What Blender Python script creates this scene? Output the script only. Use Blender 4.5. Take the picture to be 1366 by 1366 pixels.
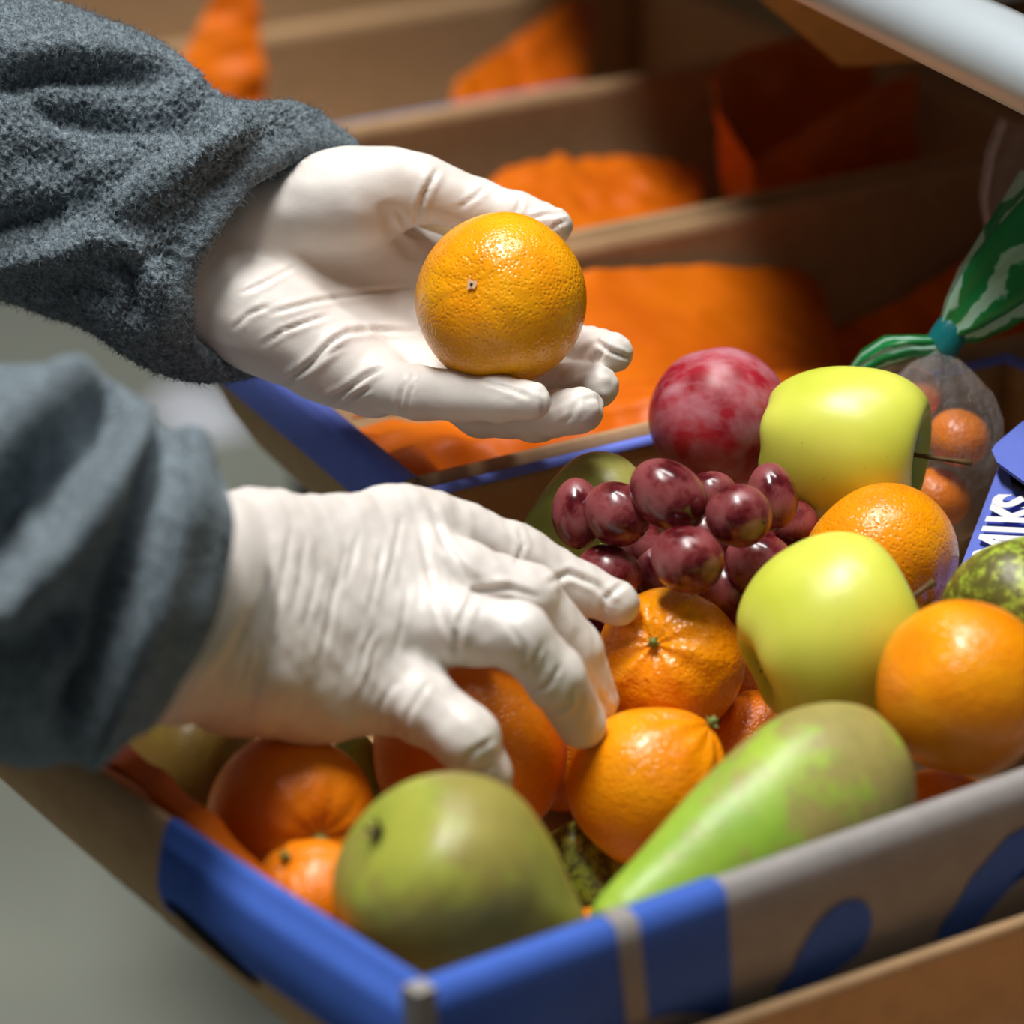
import bpy, bmesh, math, random
import numpy as np
from mathutils import Vector, Matrix, Quaternion

for o in list(bpy.data.objects):
    bpy.data.objects.remove(o)
SC = bpy.context.scene
COL = SC.collection

# ------------------------------------------------------------------ camera, world, lights, exposure
F_PX = 4200.0
PITCH = math.radians(25)
RIM = 0.80                                    # height of the rims of the fruit trays
CAM = np.array([0.0, 0.0, RIM + 0.507])
FW = np.array([0, math.cos(PITCH), -math.sin(PITCH)])
UP = np.array([0, math.sin(PITCH), math.cos(PITCH)])
RT = np.array([1.0, 0, 0])
cam = bpy.data.objects.new('camera', bpy.data.cameras.new('camera'))
COL.objects.link(cam)
cam.location = CAM
cam.rotation_euler = (math.pi / 2 - PITCH, 0, 0)
cam.data.sensor_width = 36
cam.data.lens = 36 * F_PX / 1366
cam.data.clip_start = 0.02
cam.data.dof.use_dof = True
cam.data.dof.focus_distance = 1.165
cam.data.dof.aperture_fstop = 5.4
SC.camera = cam

world = bpy.data.worlds.new('world')
SC.world = world
world.use_nodes = True
world.node_tree.nodes['Background'].inputs[0].default_value = (0.93, 0.95, 1.0, 1)
world.node_tree.nodes['Background'].inputs[1].default_value = 0.075


def area(name, loc, target, size, size_y, power, color):
    l = bpy.data.lights.new(name, 'AREA')
    l.shape = 'RECTANGLE'; l.size = size; l.size_y = size_y; l.energy = power; l.color = color
    o = bpy.data.objects.new(name, l)
    COL.objects.link(o)
    o.location = loc
    o.rotation_euler = (Vector(target) - Vector(loc)).to_track_quat('-Z', 'Y').to_euler()
    return o


area('ceiling_tube_light', (-0.32, 1.00, 3.0), (0.0, 1.0, 0.8), 1.0, 0.25, 60, (1.0, 0.985, 0.96))
area('second_tube_light', (0.30, 1.55, 3.0), (0.0, 1.1, 0.8), 1.0, 0.2, 22, (1.0, 0.985, 0.96))

SC.view_settings.view_transform = 'Standard'
SC.view_settings.look = 'None'
SC.view_settings.gamma = 1.0
SC.view_settings.use_curve_mapping = False
SC.view_settings.exposure = 0.0


# ------------------------------------------------------------------ helpers
def at(px, py, d):
    """point seen at a photograph pixel at distance d along the view axis"""
    return CAM + d * (FW + (px - 683) / F_PX * RT + (683 - py) / F_PX * UP)


def on_plane(px, py, z=RIM):
    r = FW + (px - 683) / F_PX * RT + (683 - py) / F_PX * UP
    return CAM + r * ((z - CAM[2]) / r[2])


def project(P):
    q = P - CAM
    d = q @ FW
    return 683 + F_PX * (q @ RT) / d, 683 - F_PX * (q @ UP) / d, d


def lin(r, g, b):
    f = lambda c: ((c / 255 + 0.055) / 1.055) ** 2.4 if c > 10 else c / 255 / 12.92
    return (f(r), f(g), f(b), 1)


def unit(v):
    v = np.asarray(v, float)
    return v / np.linalg.norm(v)


def mesh(name, V, F, mat=None, parent=None, smooth=True, matrix=None):
    me = bpy.data.meshes.new(name)
    me.from_pydata([tuple(map(float, v)) for v in V] if not isinstance(V, np.ndarray) else V.tolist(), [], F if isinstance(F, list) else F.tolist())
    me.update()
    if smooth:
        me.shade_smooth()
    if mat:
        me.materials.append(mat)
    o = bpy.data.objects.new(name, me)
    COL.objects.link(o)
    if parent:
        o.parent = parent
    if matrix is not None:
        o.matrix_basis = matrix
    return o


def tag(o, label, cat, group=None, kind=None):
    o['label'] = label
    o['category'] = cat
    if group:
        o['group'] = group
    if kind:
        o['kind'] = kind
    return o


def empty(name, loc, label, cat, group=None):
    o = bpy.data.objects.new(name, None)
    o.empty_display_size = 0.02
    COL.objects.link(o)
    o.location = loc
    return tag(o, label, cat, group)


def child_world(o, parent):
    """parent o, whose mesh is in world coordinates, keeping it in place"""
    o.parent = parent
    M = Matrix.Translation(parent.location) @ parent.rotation_euler.to_matrix().to_4x4() if parent.rotation_mode != 'QUATERNION' else \
        Matrix.LocRotScale(parent.location, parent.rotation_quaternion, None)
    o.matrix_parent_inverse = M.inverted()
    return o


def wave(P, scale, seed, n=10):
    """smooth band-limited noise in about -1..1, scale = wavelength"""
    rs = np.random.RandomState(seed)
    out = np.zeros(len(P))
    for i in range(n):
        k = rs.normal(size=3)
        k = k / np.linalg.norm(k) * (2 * math.pi / scale) * rs.uniform(0.6, 1.5)
        out += np.sin(P @ k + rs.uniform(0, 6.28))
    return out / math.sqrt(n)


def grid_faces(nu, nv, wrap_v=False):
    F = []
    for i in range(nu - 1):
        for j in range(nv if wrap_v else nv - 1):
            j2 = (j + 1) % nv
            F.append((i * nv + j, i * nv + j2, (i + 1) * nv + j2, (i + 1) * nv + j))
    return F


def vnormals(V, F):
    F = np.asarray(F)
    n = np.cross(V[F[:, 2]] - V[F[:, 0]], V[F[:, 3]] - V[F[:, 1]])
    N = np.zeros_like(V)
    for k in range(4):
        np.add.at(N, F[:, k], n)
    return N / (np.linalg.norm(N, axis=1, keepdims=True) + 1e-12)


# ------------------------------------------------------------------ materials
def new_mat(name):
    m = bpy.data.materials.new(name)
    m.use_nodes = True
    nt = m.node_tree
    b = nt.nodes['Principled BSDF']
    return m, nt, b


def N(nt, typ, **kw):
    n = nt.nodes.new(typ)
    for k, v in kw.items():
        if k in n.inputs:
            n.inputs[k].default_value = v
        else:
            setattr(n, k, v)
    return n


def ramp(nt, fac, stops):
    r = nt.nodes.new('ShaderNodeValToRGB')
    e = r.color_ramp.elements
    while len(e) < len(stops):
        e.new(0.5)
    for x, (p, c) in zip(e, stops):
        x.position = p
        x.color = c
    nt.links.new(fac, r.inputs[0])
    return r.outputs[0]


def coords(nt, scale=(1, 1, 1)):
    tc = nt.nodes.new('ShaderNodeTexCoord')
    mp = nt.nodes.new('ShaderNodeMapping')
    mp.inputs['Scale'].default_value = scale
    nt.links.new(tc.outputs['Object'], mp.inputs[0])
    return mp.outputs[0]


def noise(nt, vec, scale, detail=3, rough=0.5):
    n = N(nt, 'ShaderNodeTexNoise', Scale=scale, Detail=detail, Roughness=rough)
    nt.links.new(vec, n.inputs['Vector'])
    return n.outputs[0]


def bump(nt, b, h, strength, dist):
    n = N(nt, 'ShaderNodeBump', Strength=strength, Distance=dist)
    nt.links.new(h, n.inputs['Height'])
    nt.links.new(n.outputs[0], b.inputs['Normal'])
    return n


def mixc(nt, fac, a, b_):
    m = nt.nodes.new('ShaderNodeMix')
    m.data_type = 'RGBA'
    for s, v in ((0, fac), (6, a), (7, b_)):
        if isinstance(v, (tuple, float, int)):
            m.inputs[s].default_value = v
        else:
            nt.links.new(v, m.inputs[s])
    return m.outputs[2]


def plain(name, c, rough=0.6, spec=0.5, noise_amt=0.0, scale=60, metal=0.0):
    m, nt, b = new_mat(name)
    b.inputs['Roughness'].default_value = rough
    b.inputs['Specular IOR Level'].default_value = spec
    b.inputs['Metallic'].default_value = metal
    if noise_amt:
        v = coords(nt)
        d = tuple(x * (1 - noise_amt) for x in c[:3]) + (1,)
        l = tuple(min(1, x * (1 + noise_amt)) for x in c[:3]) + (1,)
        nt.links.new(ramp(nt, noise(nt, v, scale, 4), [(0.3, d), (0.7, l)]), b.inputs['Base Color'])
    else:
        b.inputs['Base Color'].default_value = c
    return m


def citrus_mat(name, c1, c2, rough=0.27, pore=620, coarse=0.32):
    m, nt, b = new_mat(name)
    v = coords(nt)
    base = ramp(nt, noise(nt, v, 45, 4), [(0.3, c1), (0.7, c2)])
    vo = N(nt, 'ShaderNodeTexVoronoi', Scale=pore)
    nt.links.new(v, vo.inputs['Vector'])
    spots = ramp(nt, vo.outputs['Distance'], [(0.05, (1, 1, 1, 1)), (0.28, (0, 0, 0, 1))])
    dark = tuple(x * 0.72 for x in c1[:3]) + (1,)
    mu = nt.nodes.new('ShaderNodeMath'); mu.operation = 'MULTIPLY'; mu.inputs[1].default_value = 0.55
    nt.links.new(spots, mu.inputs[0])
    nt.links.new(mixc(nt, mu.outputs[0], base, dark), b.inputs['Base Color'])
    b.inputs['Roughness'].default_value = rough
    b.inputs['Subsurface Weight'].default_value = 0.08
    b.inputs['Subsurface Radius'].default_value = (0.004, 0.002, 0.0005)
    b.inputs['Subsurface Scale'].default_value = 0.6
    h = ramp(nt, vo.outputs['Distance'], [(0.0, (0, 0, 0, 1)), (0.5, (1, 1, 1, 1))])
    n1 = bump(nt, b, h, 0.5, 0.0005)
    n2 = N(nt, 'ShaderNodeBump', Strength=coarse, Distance=0.0014)
    nt.links.new(noise(nt, v, 210, 3), n2.inputs['Height'])
    nt.links.new(n2.outputs[0], n1.inputs['Normal'])
    return m


M_TANG = citrus_mat('tangerine_skin', lin(240, 150, 2), lin(252, 176, 10))
M_MAND = citrus_mat('mandarin_skin', lin(236, 134, 2), lin(250, 160, 6))
M_WRINKLED = citrus_mat('wrinkled_mandarin_skin', lin(236, 134, 2), lin(250, 160, 6), rough=0.24, coarse=0.9)
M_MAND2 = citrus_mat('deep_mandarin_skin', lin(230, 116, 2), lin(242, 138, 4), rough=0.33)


def apple_mat():
    m, nt, b = new_mat('apple_skin')
    v = coords(nt)
    base = ramp(nt, noise(nt, v, 28, 3), [(0.3, lin(200, 208, 66)), (0.7, lin(222, 224, 92))])
    vo = N(nt, 'ShaderNodeTexVoronoi', Scale=170)
    nt.links.new(v, vo.inputs['Vector'])
    dots = ramp(nt, vo.outputs['Distance'], [(0.04, (1, 1, 1, 1)), (0.09, (0, 0, 0, 1))])
    mu = nt.nodes.new('ShaderNodeMath'); mu.operation = 'MULTIPLY'; mu.inputs[1].default_value = 0.4
    nt.links.new(dots, mu.inputs[0])
    c = mixc(nt, mu.outputs[0], base, lin(150, 150, 60))
    sx = N(nt, 'ShaderNodeSeparateXYZ')
    tc = nt.nodes.new('ShaderNodeTexCoord')
    nt.links.new(tc.outputs['Object'], sx.inputs[0])
    # the hollow around the stem is greener on this kind
    ln = nt.nodes.new('ShaderNodeVectorMath'); ln.operation = 'LENGTH'
    mp = N(nt, 'ShaderNodeMapping'); mp.inputs['Scale'].default_value = (1, 1, 0)
    nt.links.new(tc.outputs['Object'], mp.inputs[0]); nt.links.new(mp.outputs[0], ln.inputs[0])
    gf = ramp(nt, ln.outputs['Value'], [(0.004, (1, 1, 1, 1)), (0.02, (0, 0, 0, 1))])
    nt.links.new(mixc(nt, gf, c, lin(120, 140, 40)), b.inputs['Base Color'])
    b.inputs['Roughness'].default_value = 0.36
    b.inputs['Subsurface Weight'].default_value = 0.15
    b.inputs['Subsurface Radius'].default_value = (0.005, 0.005, 0.001)
    b.inputs['Subsurface Scale'].default_value = 0.6
    return m


M_APPLE = apple_mat()


def pear_mat(name, russet, green, g0, g1, fine=150, patch=42):
    """russet skin over green; green grows along the local z axis (towards the neck) between g0 and g1 (metres)"""
    m, nt, b = new_mat(name)
    v = coords(nt)
    tc = nt.nodes.new('ShaderNodeTexCoord')
    sx = N(nt, 'ShaderNodeSeparateXYZ')
    nt.links.new(tc.outputs['Object'], sx.inputs[0])
    mr = N(nt, 'ShaderNodeMapRange'); mr.inputs['From Min'].default_value = g0; mr.inputs['From Max'].default_value = g1
    mr.inputs['To Min'].default_value = -0.08; mr.inputs['To Max'].default_value = 0.20
    nt.links.new(sx.outputs['Z'], mr.inputs['Value'])
    a1 = nt.nodes.new('ShaderNodeMath'); a1.operation = 'ADD'
    nt.links.new(mr.outputs[0], a1.inputs[0]); nt.links.new(noise(nt, v, patch, 8, 0.7), a1.inputs[1])
    f = ramp(nt, a1.outputs[0], [(0.46, (0, 0, 0, 1)), (0.60, (1, 1, 1, 1))])
    rus = ramp(nt, noise(nt, v, fine, 4, 0.6), [(0.3, tuple(x * 0.82 for x in russet[:3]) + (1,)), (0.7, russet)])
    g_dark = (green[0] * 0.62, green[1] * 0.80, green[2] * 0.6, 1)
    grn = mixc(nt, ramp(nt, noise(nt, v, patch * 0.8, 3), [(0.35, (0, 0, 0, 1)), (0.62, (1, 1, 1, 1))]), g_dark,
               ramp(nt, noise(nt, v, fine * 1.4, 4, 0.6), [(0.3, tuple(x * 0.86 for x in green[:3]) + (1,)), (0.65, green)]))
    nt.links.new(mixc(nt, f, rus, grn), b.inputs['Base Color'])
    b.inputs['Roughness'].default_value = 0.42
    b.inputs['Subsurface Weight'].default_value = 0.1
    b.inputs['Subsurface Radius'].default_value = (0.004, 0.004, 0.001)
    bump(nt, b, noise(nt, v, 500, 3), 0.25, 0.0006)
    return m


M_PEAR = pear_mat('pear_skin', lin(164, 152, 84), lin(168, 196, 66), -0.01, 0.075, patch=46)
M_PEAR_OLIVE = pear_mat('olive_pear_skin', lin(158, 148, 70), lin(168, 172, 66), -0.012, -0.034, fine=70, patch=40)
M_PEAR_SPECK = pear_mat('speckled_pear_skin', lin(100, 96, 36), lin(186, 196, 66), -0.05, 0.11, fine=200, patch=190)
M_PEAR_SHADE = pear_mat('shade_toned_pear_skin', lin(104, 82, 30), lin(118, 104, 40), 0.0, 0.06, fine=60, patch=30)  # skin colour darkened to carry the shade under the lower glove
M_PEAR_PALE = pear_mat('pale_pear_skin', lin(160, 156, 78), lin(172, 180, 74), 0.0, 0.05, fine=60, patch=30)

# plum
M_PLUM, nt, b = new_mat('plum_skin')
v = coords(nt)
base = ramp(nt, noise(nt, v, 55, 4), [(0.32, lin(138, 12, 30)), (0.7, lin(184, 30, 46))])
bl = ramp(nt, noise(nt, coords(nt, (1, 1, 1.9)), 62, 5, 0.55), [(0.40, (0, 0, 0, 1)), (0.66, (0.8, 0.8, 0.8, 1))])
nt.links.new(mixc(nt, bl, base, lin(190, 130, 140)), b.inputs['Base Color'])
b.inputs['Roughness'].default_value = 0.42

# grapes
M_GRAPE, nt, b = new_mat('grape_skin')
v = coords(nt)
base = ramp(nt, noise(nt, v, 90, 3), [(0.35, lin(74, 12, 20)), (0.65, lin(128, 34, 34))])
bl = ramp(nt, noise(nt, v, 95, 5, 0.6), [(0.42, (0, 0, 0, 1)), (0.60, (0.34, 0.34, 0.34, 1))])
nt.links.new(mixc(nt, bl, base, lin(158, 104, 108)), b.inputs['Base Color'])
b.inputs['Roughness'].default_value = 0.24
b.inputs['Subsurface Weight'].default_value = 0.25
b.inputs['Subsurface Radius'].default_value = (0.006, 0.001, 0.001)
b.inputs['Subsurface Scale'].default_value = 0.5
nr = ramp(nt, bl, [(0.0, (0.16, 0.16, 0.16, 1)), (0.4, (0.42, 0.42, 0.42, 1))])
nt.links.new(nr, b.inputs['Roughness'])

M_STEM = plain('stem_brown', lin(92, 70, 36), 0.7, 0.3, 0.25, 300)
M_GREENSTEM = plain('stem_green', lin(116, 128, 62), 0.6, 0.3, 0.3, 400)
M_CALYX = plain('calyx_dark', lin(58, 48, 30), 0.8, 0.2, 0.3, 500)
M_SCAR = plain('stem_scar_pale', lin(214, 176, 140), 0.8, 0.2, 0.15, 500)

# latex glove
M_GLOVE, nt, b = new_mat('white_latex')
v = coords(nt)
nt.links.new(ramp(nt, noise(nt, v, 40, 3), [(0.3, lin(212, 204, 197)), (0.7, lin(224, 218, 211))]), b.inputs['Base Color'])
b.inputs['Roughness'].default_value = 0.46
b.inputs['Specular IOR Level'].default_value = 0.45
b.inputs['Subsurface Weight'].default_value = 0.35
b.inputs['Subsurface Radius'].default_value = (0.004, 0.0024, 0.0018)
b.inputs['Subsurface Scale'].default_value = 0.5
bump(nt, b, noise(nt, v, 330, 4, 0.6), 0.16, 0.0008)

# fleece
M_FLEECE, nt, b = new_mat('grey_fleece')
v = coords(nt)
fl = noise(nt, v, 420, 3, 0.7)
nt.links.new(ramp(nt, fl, [(0.34, lin(68, 77, 83)), (0.66, lin(126, 139, 146))]), b.inputs['Base Color'])
b.inputs['Roughness'].default_value = 0.95
b.inputs['Specular IOR Level'].default_value = 0.1
b.inputs['Sheen Weight'].default_value = 0.35
b.inputs['Sheen Roughness'].default_value = 0.5
b.inputs['Sheen Tint'].default_value = lin(190, 205, 215)
bump(nt, b, fl, 0.9, 0.0016)
M_FLEECE_DARK = plain('fleece_seam', lin(44, 50, 55), 0.95, 0.1)


def board(name, c, amt=0.10):
    m, nt, b = new_mat(name)
    v = coords(nt)
    d = tuple(x * (1 - amt) for x in c[:3]) + (1,)
    l = tuple(min(1, x * (1 + amt)) for x in c[:3]) + (1,)
    nt.links.new(ramp(nt, noise(nt, v, 90, 6, 0.65), [(0.3, d), (0.7, l)]), b.inputs['Base Color'])
    b.inputs['Roughness'].default_value = 0.82
    b.inputs['Specular IOR Level'].default_value = 0.25
    bump(nt, b, noise(nt, v, 700, 3), 0.1, 0.0005)
    return m


M_CARD = board('cardboard', lin(176, 142, 104))
M_CARD_IN = board('cardboard_inside', lin(168, 136, 92))
M_CARD_GREY = board('greyish_cardboard', lin(146, 141, 138))
M_CARD_EDGE = board('cardboard_edge', lin(206, 182, 138))
M_BLUE = board('blue_print', lin(62, 98, 186), 0.06)
M_BLUE2 = board('violet_blue_print', lin(104, 122, 212), 0.05)
M_BLACK = plain('hole_dark', (0.004, 0.0035, 0.003, 1), 0.9, 0.1)
M_INK = plain('grey_ink', lin(70, 60, 56), 0.9, 0.1)
M_WHITE_INK = plain('white_ink', lin(236, 238, 242), 0.6, 0.3)

# orange bags (thin plastic / paper, lets light through)
M_BAG, nt, b = new_mat('orange_bag')
v = coords(nt)
nt.links.new(ramp(nt, noise(nt, v, 14, 4), [(0.3, lin(206, 92, 0)), (0.7, lin(232, 118, 0))]), b.inputs['Base Color'])
b.inputs['Roughness'].default_value = 0.5
b.inputs['Specular IOR Level'].default_value = 0.3
M_PIPE = plain('white_enamel', lin(188, 198, 204), 0.35, 0.5, 0.05, 25)
M_FLOOR = plain('concrete_floor', lin(156, 160, 147), 0.75, 0.3, 0.08, 3)
M_NAVY = plain('navy_steel', lin(40, 44, 84), 0.5, 0.4)
M_WHITE = plain('white_paper', lin(228, 232, 240), 0.8, 0.2)

M_CLEAR, nt, b = new_mat('clear_film')
b.inputs['Base Color'].default_value = (0.95, 0.95, 0.95, 1)
b.inputs['Roughness'].default_value = 0.07
b.inputs['Specular IOR Level'].default_value = 1.0
bump(nt, b, noise(nt, coords(nt, (1, 1, 0.4)), 120, 4, 0.6), 1.0, 0.004)
tr = nt.nodes.new('ShaderNodeBsdfTransparent')
mx = nt.nodes.new('ShaderNodeMixShader')
lw = N(nt, 'ShaderNodeLayerWeight', Blend=0.35)
fr = ramp(nt, lw.outputs['Facing'], [(0.0, (0.05, 0.05, 0.05, 1)), (1.0, (0.42, 0.42, 0.42, 1))])
nt.links.new(fr, mx.inputs[0])
nt.links.new(tr.outputs[0], mx.inputs[1]); nt.links.new(b.outputs[0], mx.inputs[2])
nt.links.new(mx.outputs[0], nt.nodes['Material Output'].inputs[0])

M_STRIPE, nt, b = new_mat('green_striped_film')
uvn = nt.nodes.new('ShaderNodeUVMap')
sx = N(nt, 'ShaderNodeSeparateXYZ'); nt.links.new(uvn.outputs[0], sx.inputs[0])
wv = nt.nodes.new('ShaderNodeMath'); wv.operation = 'SINE'
mu = nt.nodes.new('ShaderNodeMath'); mu.operation = 'MULTIPLY'; mu.inputs[1].default_value = 6.2832 * 6
wob = nt.nodes.new('ShaderNodeMath'); wob.operation = 'MULTIPLY_ADD'; wob.inputs[1].default_value = 0.22
nt.links.new(noise(nt, coords(nt), 55, 3), wob.inputs[0]); nt.links.new(sx.outputs[0], wob.inputs[2])
nt.links.new(wob.outputs[0], mu.inputs[0]); nt.links.new(mu.outputs[0], wv.inputs[0])
nt.links.new(ramp(nt, wv.outputs[0], [(0.14, lin(16, 128, 62)), (0.34, lin(90, 172, 128)), (0.50, lin(168, 210, 190))]), b.inputs['Base Color'])
b.inputs['Roughness'].default_value = 0.3
b.inputs['Alpha'].default_value = 0.93
M_TEAL = plain('teal_tape', lin(10, 118, 124), 0.4, 0.4)


# ------------------------------------------------------------------ setting: floor, packing table
def box_mesh(name, lo, hi, mat, parent=None, bevel=0.0):
    bm = bmesh.new()
    bmesh.ops.create_cube(bm, size=1)
    for q in bm.verts:
        q.co = Vector([lo[i] + (q.co[i] + 0.5) * (hi[i] - lo[i]) for i in range(3)])
    if bevel:
        bmesh.ops.bevel(bm, geom=bm.edges[:], offset=bevel, segments=2, affect='EDGES')
    me = bpy.data.meshes.new(name)
    bm.to_mesh(me); bm.free()
    me.materials.append(mat)
    o = bpy.data.objects.new(name, me)
    COL.objects.link(o)
    o.parent = parent
    return o


fl = box_mesh('floor', (-6, -3, -0.1), (6, 10, 0.0), M_FLOOR)
fl['kind'] = 'structure'
wb = box_mesh('wall_back', (-6, 9.8, 0.0), (6, 10, 3.6), plain('hall_wall', lin(170, 170, 164), 0.9, 0.2, 0.05, 4))
wb['kind'] = 'structure'

# directions on the table: E1 along the near wall of the fruit box (to the right and away), E2 along its left wall
PN, PNR = on_plane(555, 1340), on_plane(1366, 1050)
PLL = on_plane(95, 1020)
PF1, PF2 = on_plane(562, 662), on_plane(870, 588)
E1 = unit((PNR - PN)[:2]); E2 = unit((PLL - PN)[:2])
EF = unit((PF2 - PF1)[:2])


def isect(p, u, q, w):
    A = np.array([[u[0], -w[0]], [u[1], -w[1]]])
    s = np.linalg.solve(A, (q - p)[:2])[0]
    return np.array([p[0] + u[0] * s, p[1] + u[1] * s, RIM])


PFL = isect(PN, E2, PF1, EF)
PFR = np.append(PF1[:2] + EF * 0.285, RIM)
PNRc = isect(PN, E1, PFR, E2)
print('box corners', PN, PNRc, PFR, PFL)
DEPTH = 0.095


# ------------------------------------------------------------------ trays
class Wall:
    """a wall swept along A->B (outer top edge); profile rows are (inward offset, height below the top) for each end"""

    def __init__(s, A, B, depth, insetA, insetB, t, bow=0.0, sag=0.0, bevel=0.0, sagfn=None):
        s.A, s.B, s.depth, s.iA, s.iB, s.t, s.bow, s.sag, s.bevel = map(lambda x: x, (np.array(A, float), np.array(B, float), depth, insetA, insetB, t, bow, sag, bevel))
        d = unit((s.B - s.A)[:2])
        s.nin = np.array([-d[1], d[0], 0.0])
        s.sagfn = sagfn

    def base(s, u):
        p = s.A + (s.B - s.A) * u
        p = p - s.nin * s.bow * math.sin(math.pi * u)
        p[2] -= s.sag * math.sin(math.pi * u)
        if s.sagfn:
            p[2] -= s.sagfn(u)
        return p

    def outer(s, u, v, off=0.0):
        """v in 0..1 from the top of the outer face to the bottom"""
        ins = s.iA + (s.iB - s.iA) * u
        bulge = math.sin(math.pi * min(1, v)) * 0.006
        p = s.base(u) + s.nin * (ins * v ** 1.8 - bulge - off)
        if s.bevel:
            k = min(1, v / 0.22)
            p = p + s.nin * (s.bevel * 0.25) * (1 - k)
        p = p + s.lat(u) * v ** 1.8
        p[2] -= s.depth * v
        return p

    def lat(s, u):
        d = unit((s.B - s.A)[:2])
        return np.array([d[0], d[1], 0]) * (s.iA * (1 - u) ** 2 - s.iB * u ** 2)

    def inner(s, u, v):
        ins = s.iA + (s.iB - s.iA) * u
        p = s.base(u) + s.nin * (ins * v ** 1.8 + s.t - math.sin(math.pi * v) * 0.004) + s.lat(u) * v ** 1.8
        p[2] -= s.depth * v
        return p

    def build(s, name, mat, parent, nu=24):
        V, n = [], 0
        for i in range(nu + 1):
            u = i / nu
            row = [s.outer(u, v) for v in (1, 0.85, 0.7, 0.55, 0.4, 0.28, 0.16, 0.06)]
            o, q = s.outer(u, 0.0), s.inner(u, 0.0)
            r = s.t / 2
            for a in (0.15, 0.5, 0.85):
                pt = o + (q - o) * (0.5 - 0.5 * math.cos(math.pi * a))
                pt[2] += r * 0.55 * math.sin(math.pi * a)
                row.append(pt)
            row += [s.inner(u, v) for v in (0.06, 0.2, 0.4, 0.6, 0.8, 1)]
            n = len(row)
            V += row
        F = []
        for i in range(nu):
            for j in range(n):
                j2 = (j + 1) % n
                F.append((i * n + j, (i + 1) * n + j, (i + 1) * n + j2, i * n + j2))
        F.append(tuple(range(n))); F.append(tuple(nu * n + j for j in range(n - 1, -1, -1)))
        return child_world(mesh(name, np.array(V), F, mat), parent)

    def patch(s, name, poly, mat, parent, off=0.0005, res=0.02):
        """a flat print on the outer face, outline given in (u, v)"""
        poly = np.array(poly, float)
        c = poly.mean(0)
        V = [s.outer(*c, off)]
        F = []
        rings, n = 4, len(poly)
        for k in range(1, rings + 1):
            for p in poly:
                q = c + (p - c) * k / rings
                V.append(s.outer(q[0], q[1], off))
        for j in range(n):
            F.append((0, 1 + j, 1 + (j + 1) % n))
        for k in range(rings - 1):
            for j in range(n):
                j2 = (j + 1) % n
                F.append((1 + k * n + j, 1 + (k + 1) * n + j, 1 + (k + 1) * n + j2, 1 + k * n + j2))
        return child_world(mesh(name, np.array(V), F, mat), parent)

    def sheet(s, name, u0, u1, v0, v1, mat, parent, off=0.0005, over=False, nu=24, nv=6, vi=0.05):
        """a printed band of the outer face; with over=True it also wraps over the rounded top edge"""
        V = []
        for i in range(nu + 1):
            u = u0 + (u1 - u0) * i / nu
            row = [s.outer(u, v1 + (v0 - v1) * j / nv, off) for j in range(nv + 1)]
            if over:
                row[-1] = s.outer(u, 0.05, off)
                o, q = s.outer(u, 0.0, off), s.inner(u, 0.0) + s.nin * off
                for a in (0.15, 0.5, 0.85):
                    pt = o + (q - o) * (0.5 - 0.5 * math.cos(math.pi * a))
                    pt[2] += s.t / 2 * 0.55 * math.sin(math.pi * a) + off
                    row.append(pt)
                row.append(s.inner(u, vi) + s.nin * off)
            n = len(row)
            V += row
        F = []
        for i in range(nu):
            for j in range(n - 1):
                F.append((i * n + j, (i + 1) * n + j, (i + 1) * n + j + 1, i * n + j + 1))
        return child_world(mesh(name, np.array(V), F, mat), parent)


def tray(name, label, group, NL, NRt, FR, FL, depth, ins=(0.02, 0.02, 0.02, 0.02), t=0.006, card=None, rim=None, bow=(0, 0, 0, 0), bevel=(0, 0, 0, 0), sagfns=(None,) * 4):
    card = card or M_CARD
    c = (NL + NRt + FR + FL) / 4
    root = empty(name, (c[0], c[1], c[2] - depth), label, 'box', group)
    P = [NL, NRt, FR, FL]
    W = []
    for k in range(4):
        w = Wall(P[k], P[(k + 1) % 4], depth, ins[k], ins[(k + 1) % 4], t[k] if isinstance(t, tuple) else t, bow[k], 0, bevel[k], sagfns[k])
        w.build('side_wall', card[k] if isinstance(card, tuple) else card, root)
        if rim:
            w.sheet('rim_print', 0.0, 1.0, 0.0, 0.12, rim, root, over=True, nv=2)
        W.append(w)
    B = []
    for k in range(4):
        w, wp = W[k], W[k - 1]
        B.append((w.inner(0, 1) + wp.inner(1, 1)) / 2)
    B = np.array(B)
    V = np.vstack([B, B + [0, 0, 0.004]])
    F = [(3, 2, 1, 0), (4, 5, 6, 7)] + [(k, (k + 1) % 4, 4 + (k + 1) % 4, 4 + k) for k in range(4)]
    child_world(mesh('base', V, F, card[-1] if isinstance(card, tuple) else card, smooth=False), root)
    return root, W


# main fruit box -------------------------------------------------------------
main, MW = tray('fruit_box', 'blue printed cardboard tray heaped with mixed fruit in front of gloved hands', None, PN, PNRc, PFR, PFL, DEPTH,
                ins=(0.042, 0.03, 0.012, 0.105), t=(0.009, 0.005, 0.004, 0.009), card=(M_CARD_GREY, M_CARD_IN, M_CARD_IN, M_CARD), bow=(0.0, 0.0, 0.004, 0.004), bevel=(0, 0, 0, 0.02))
nearW, rightW, farW, leftW = MW
LN = np.linalg.norm(PNRc - PN)


def u_near(px, py):
    return float(np.dot((on_plane(px, py) - PN)[:2], E1) / LN)


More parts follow.
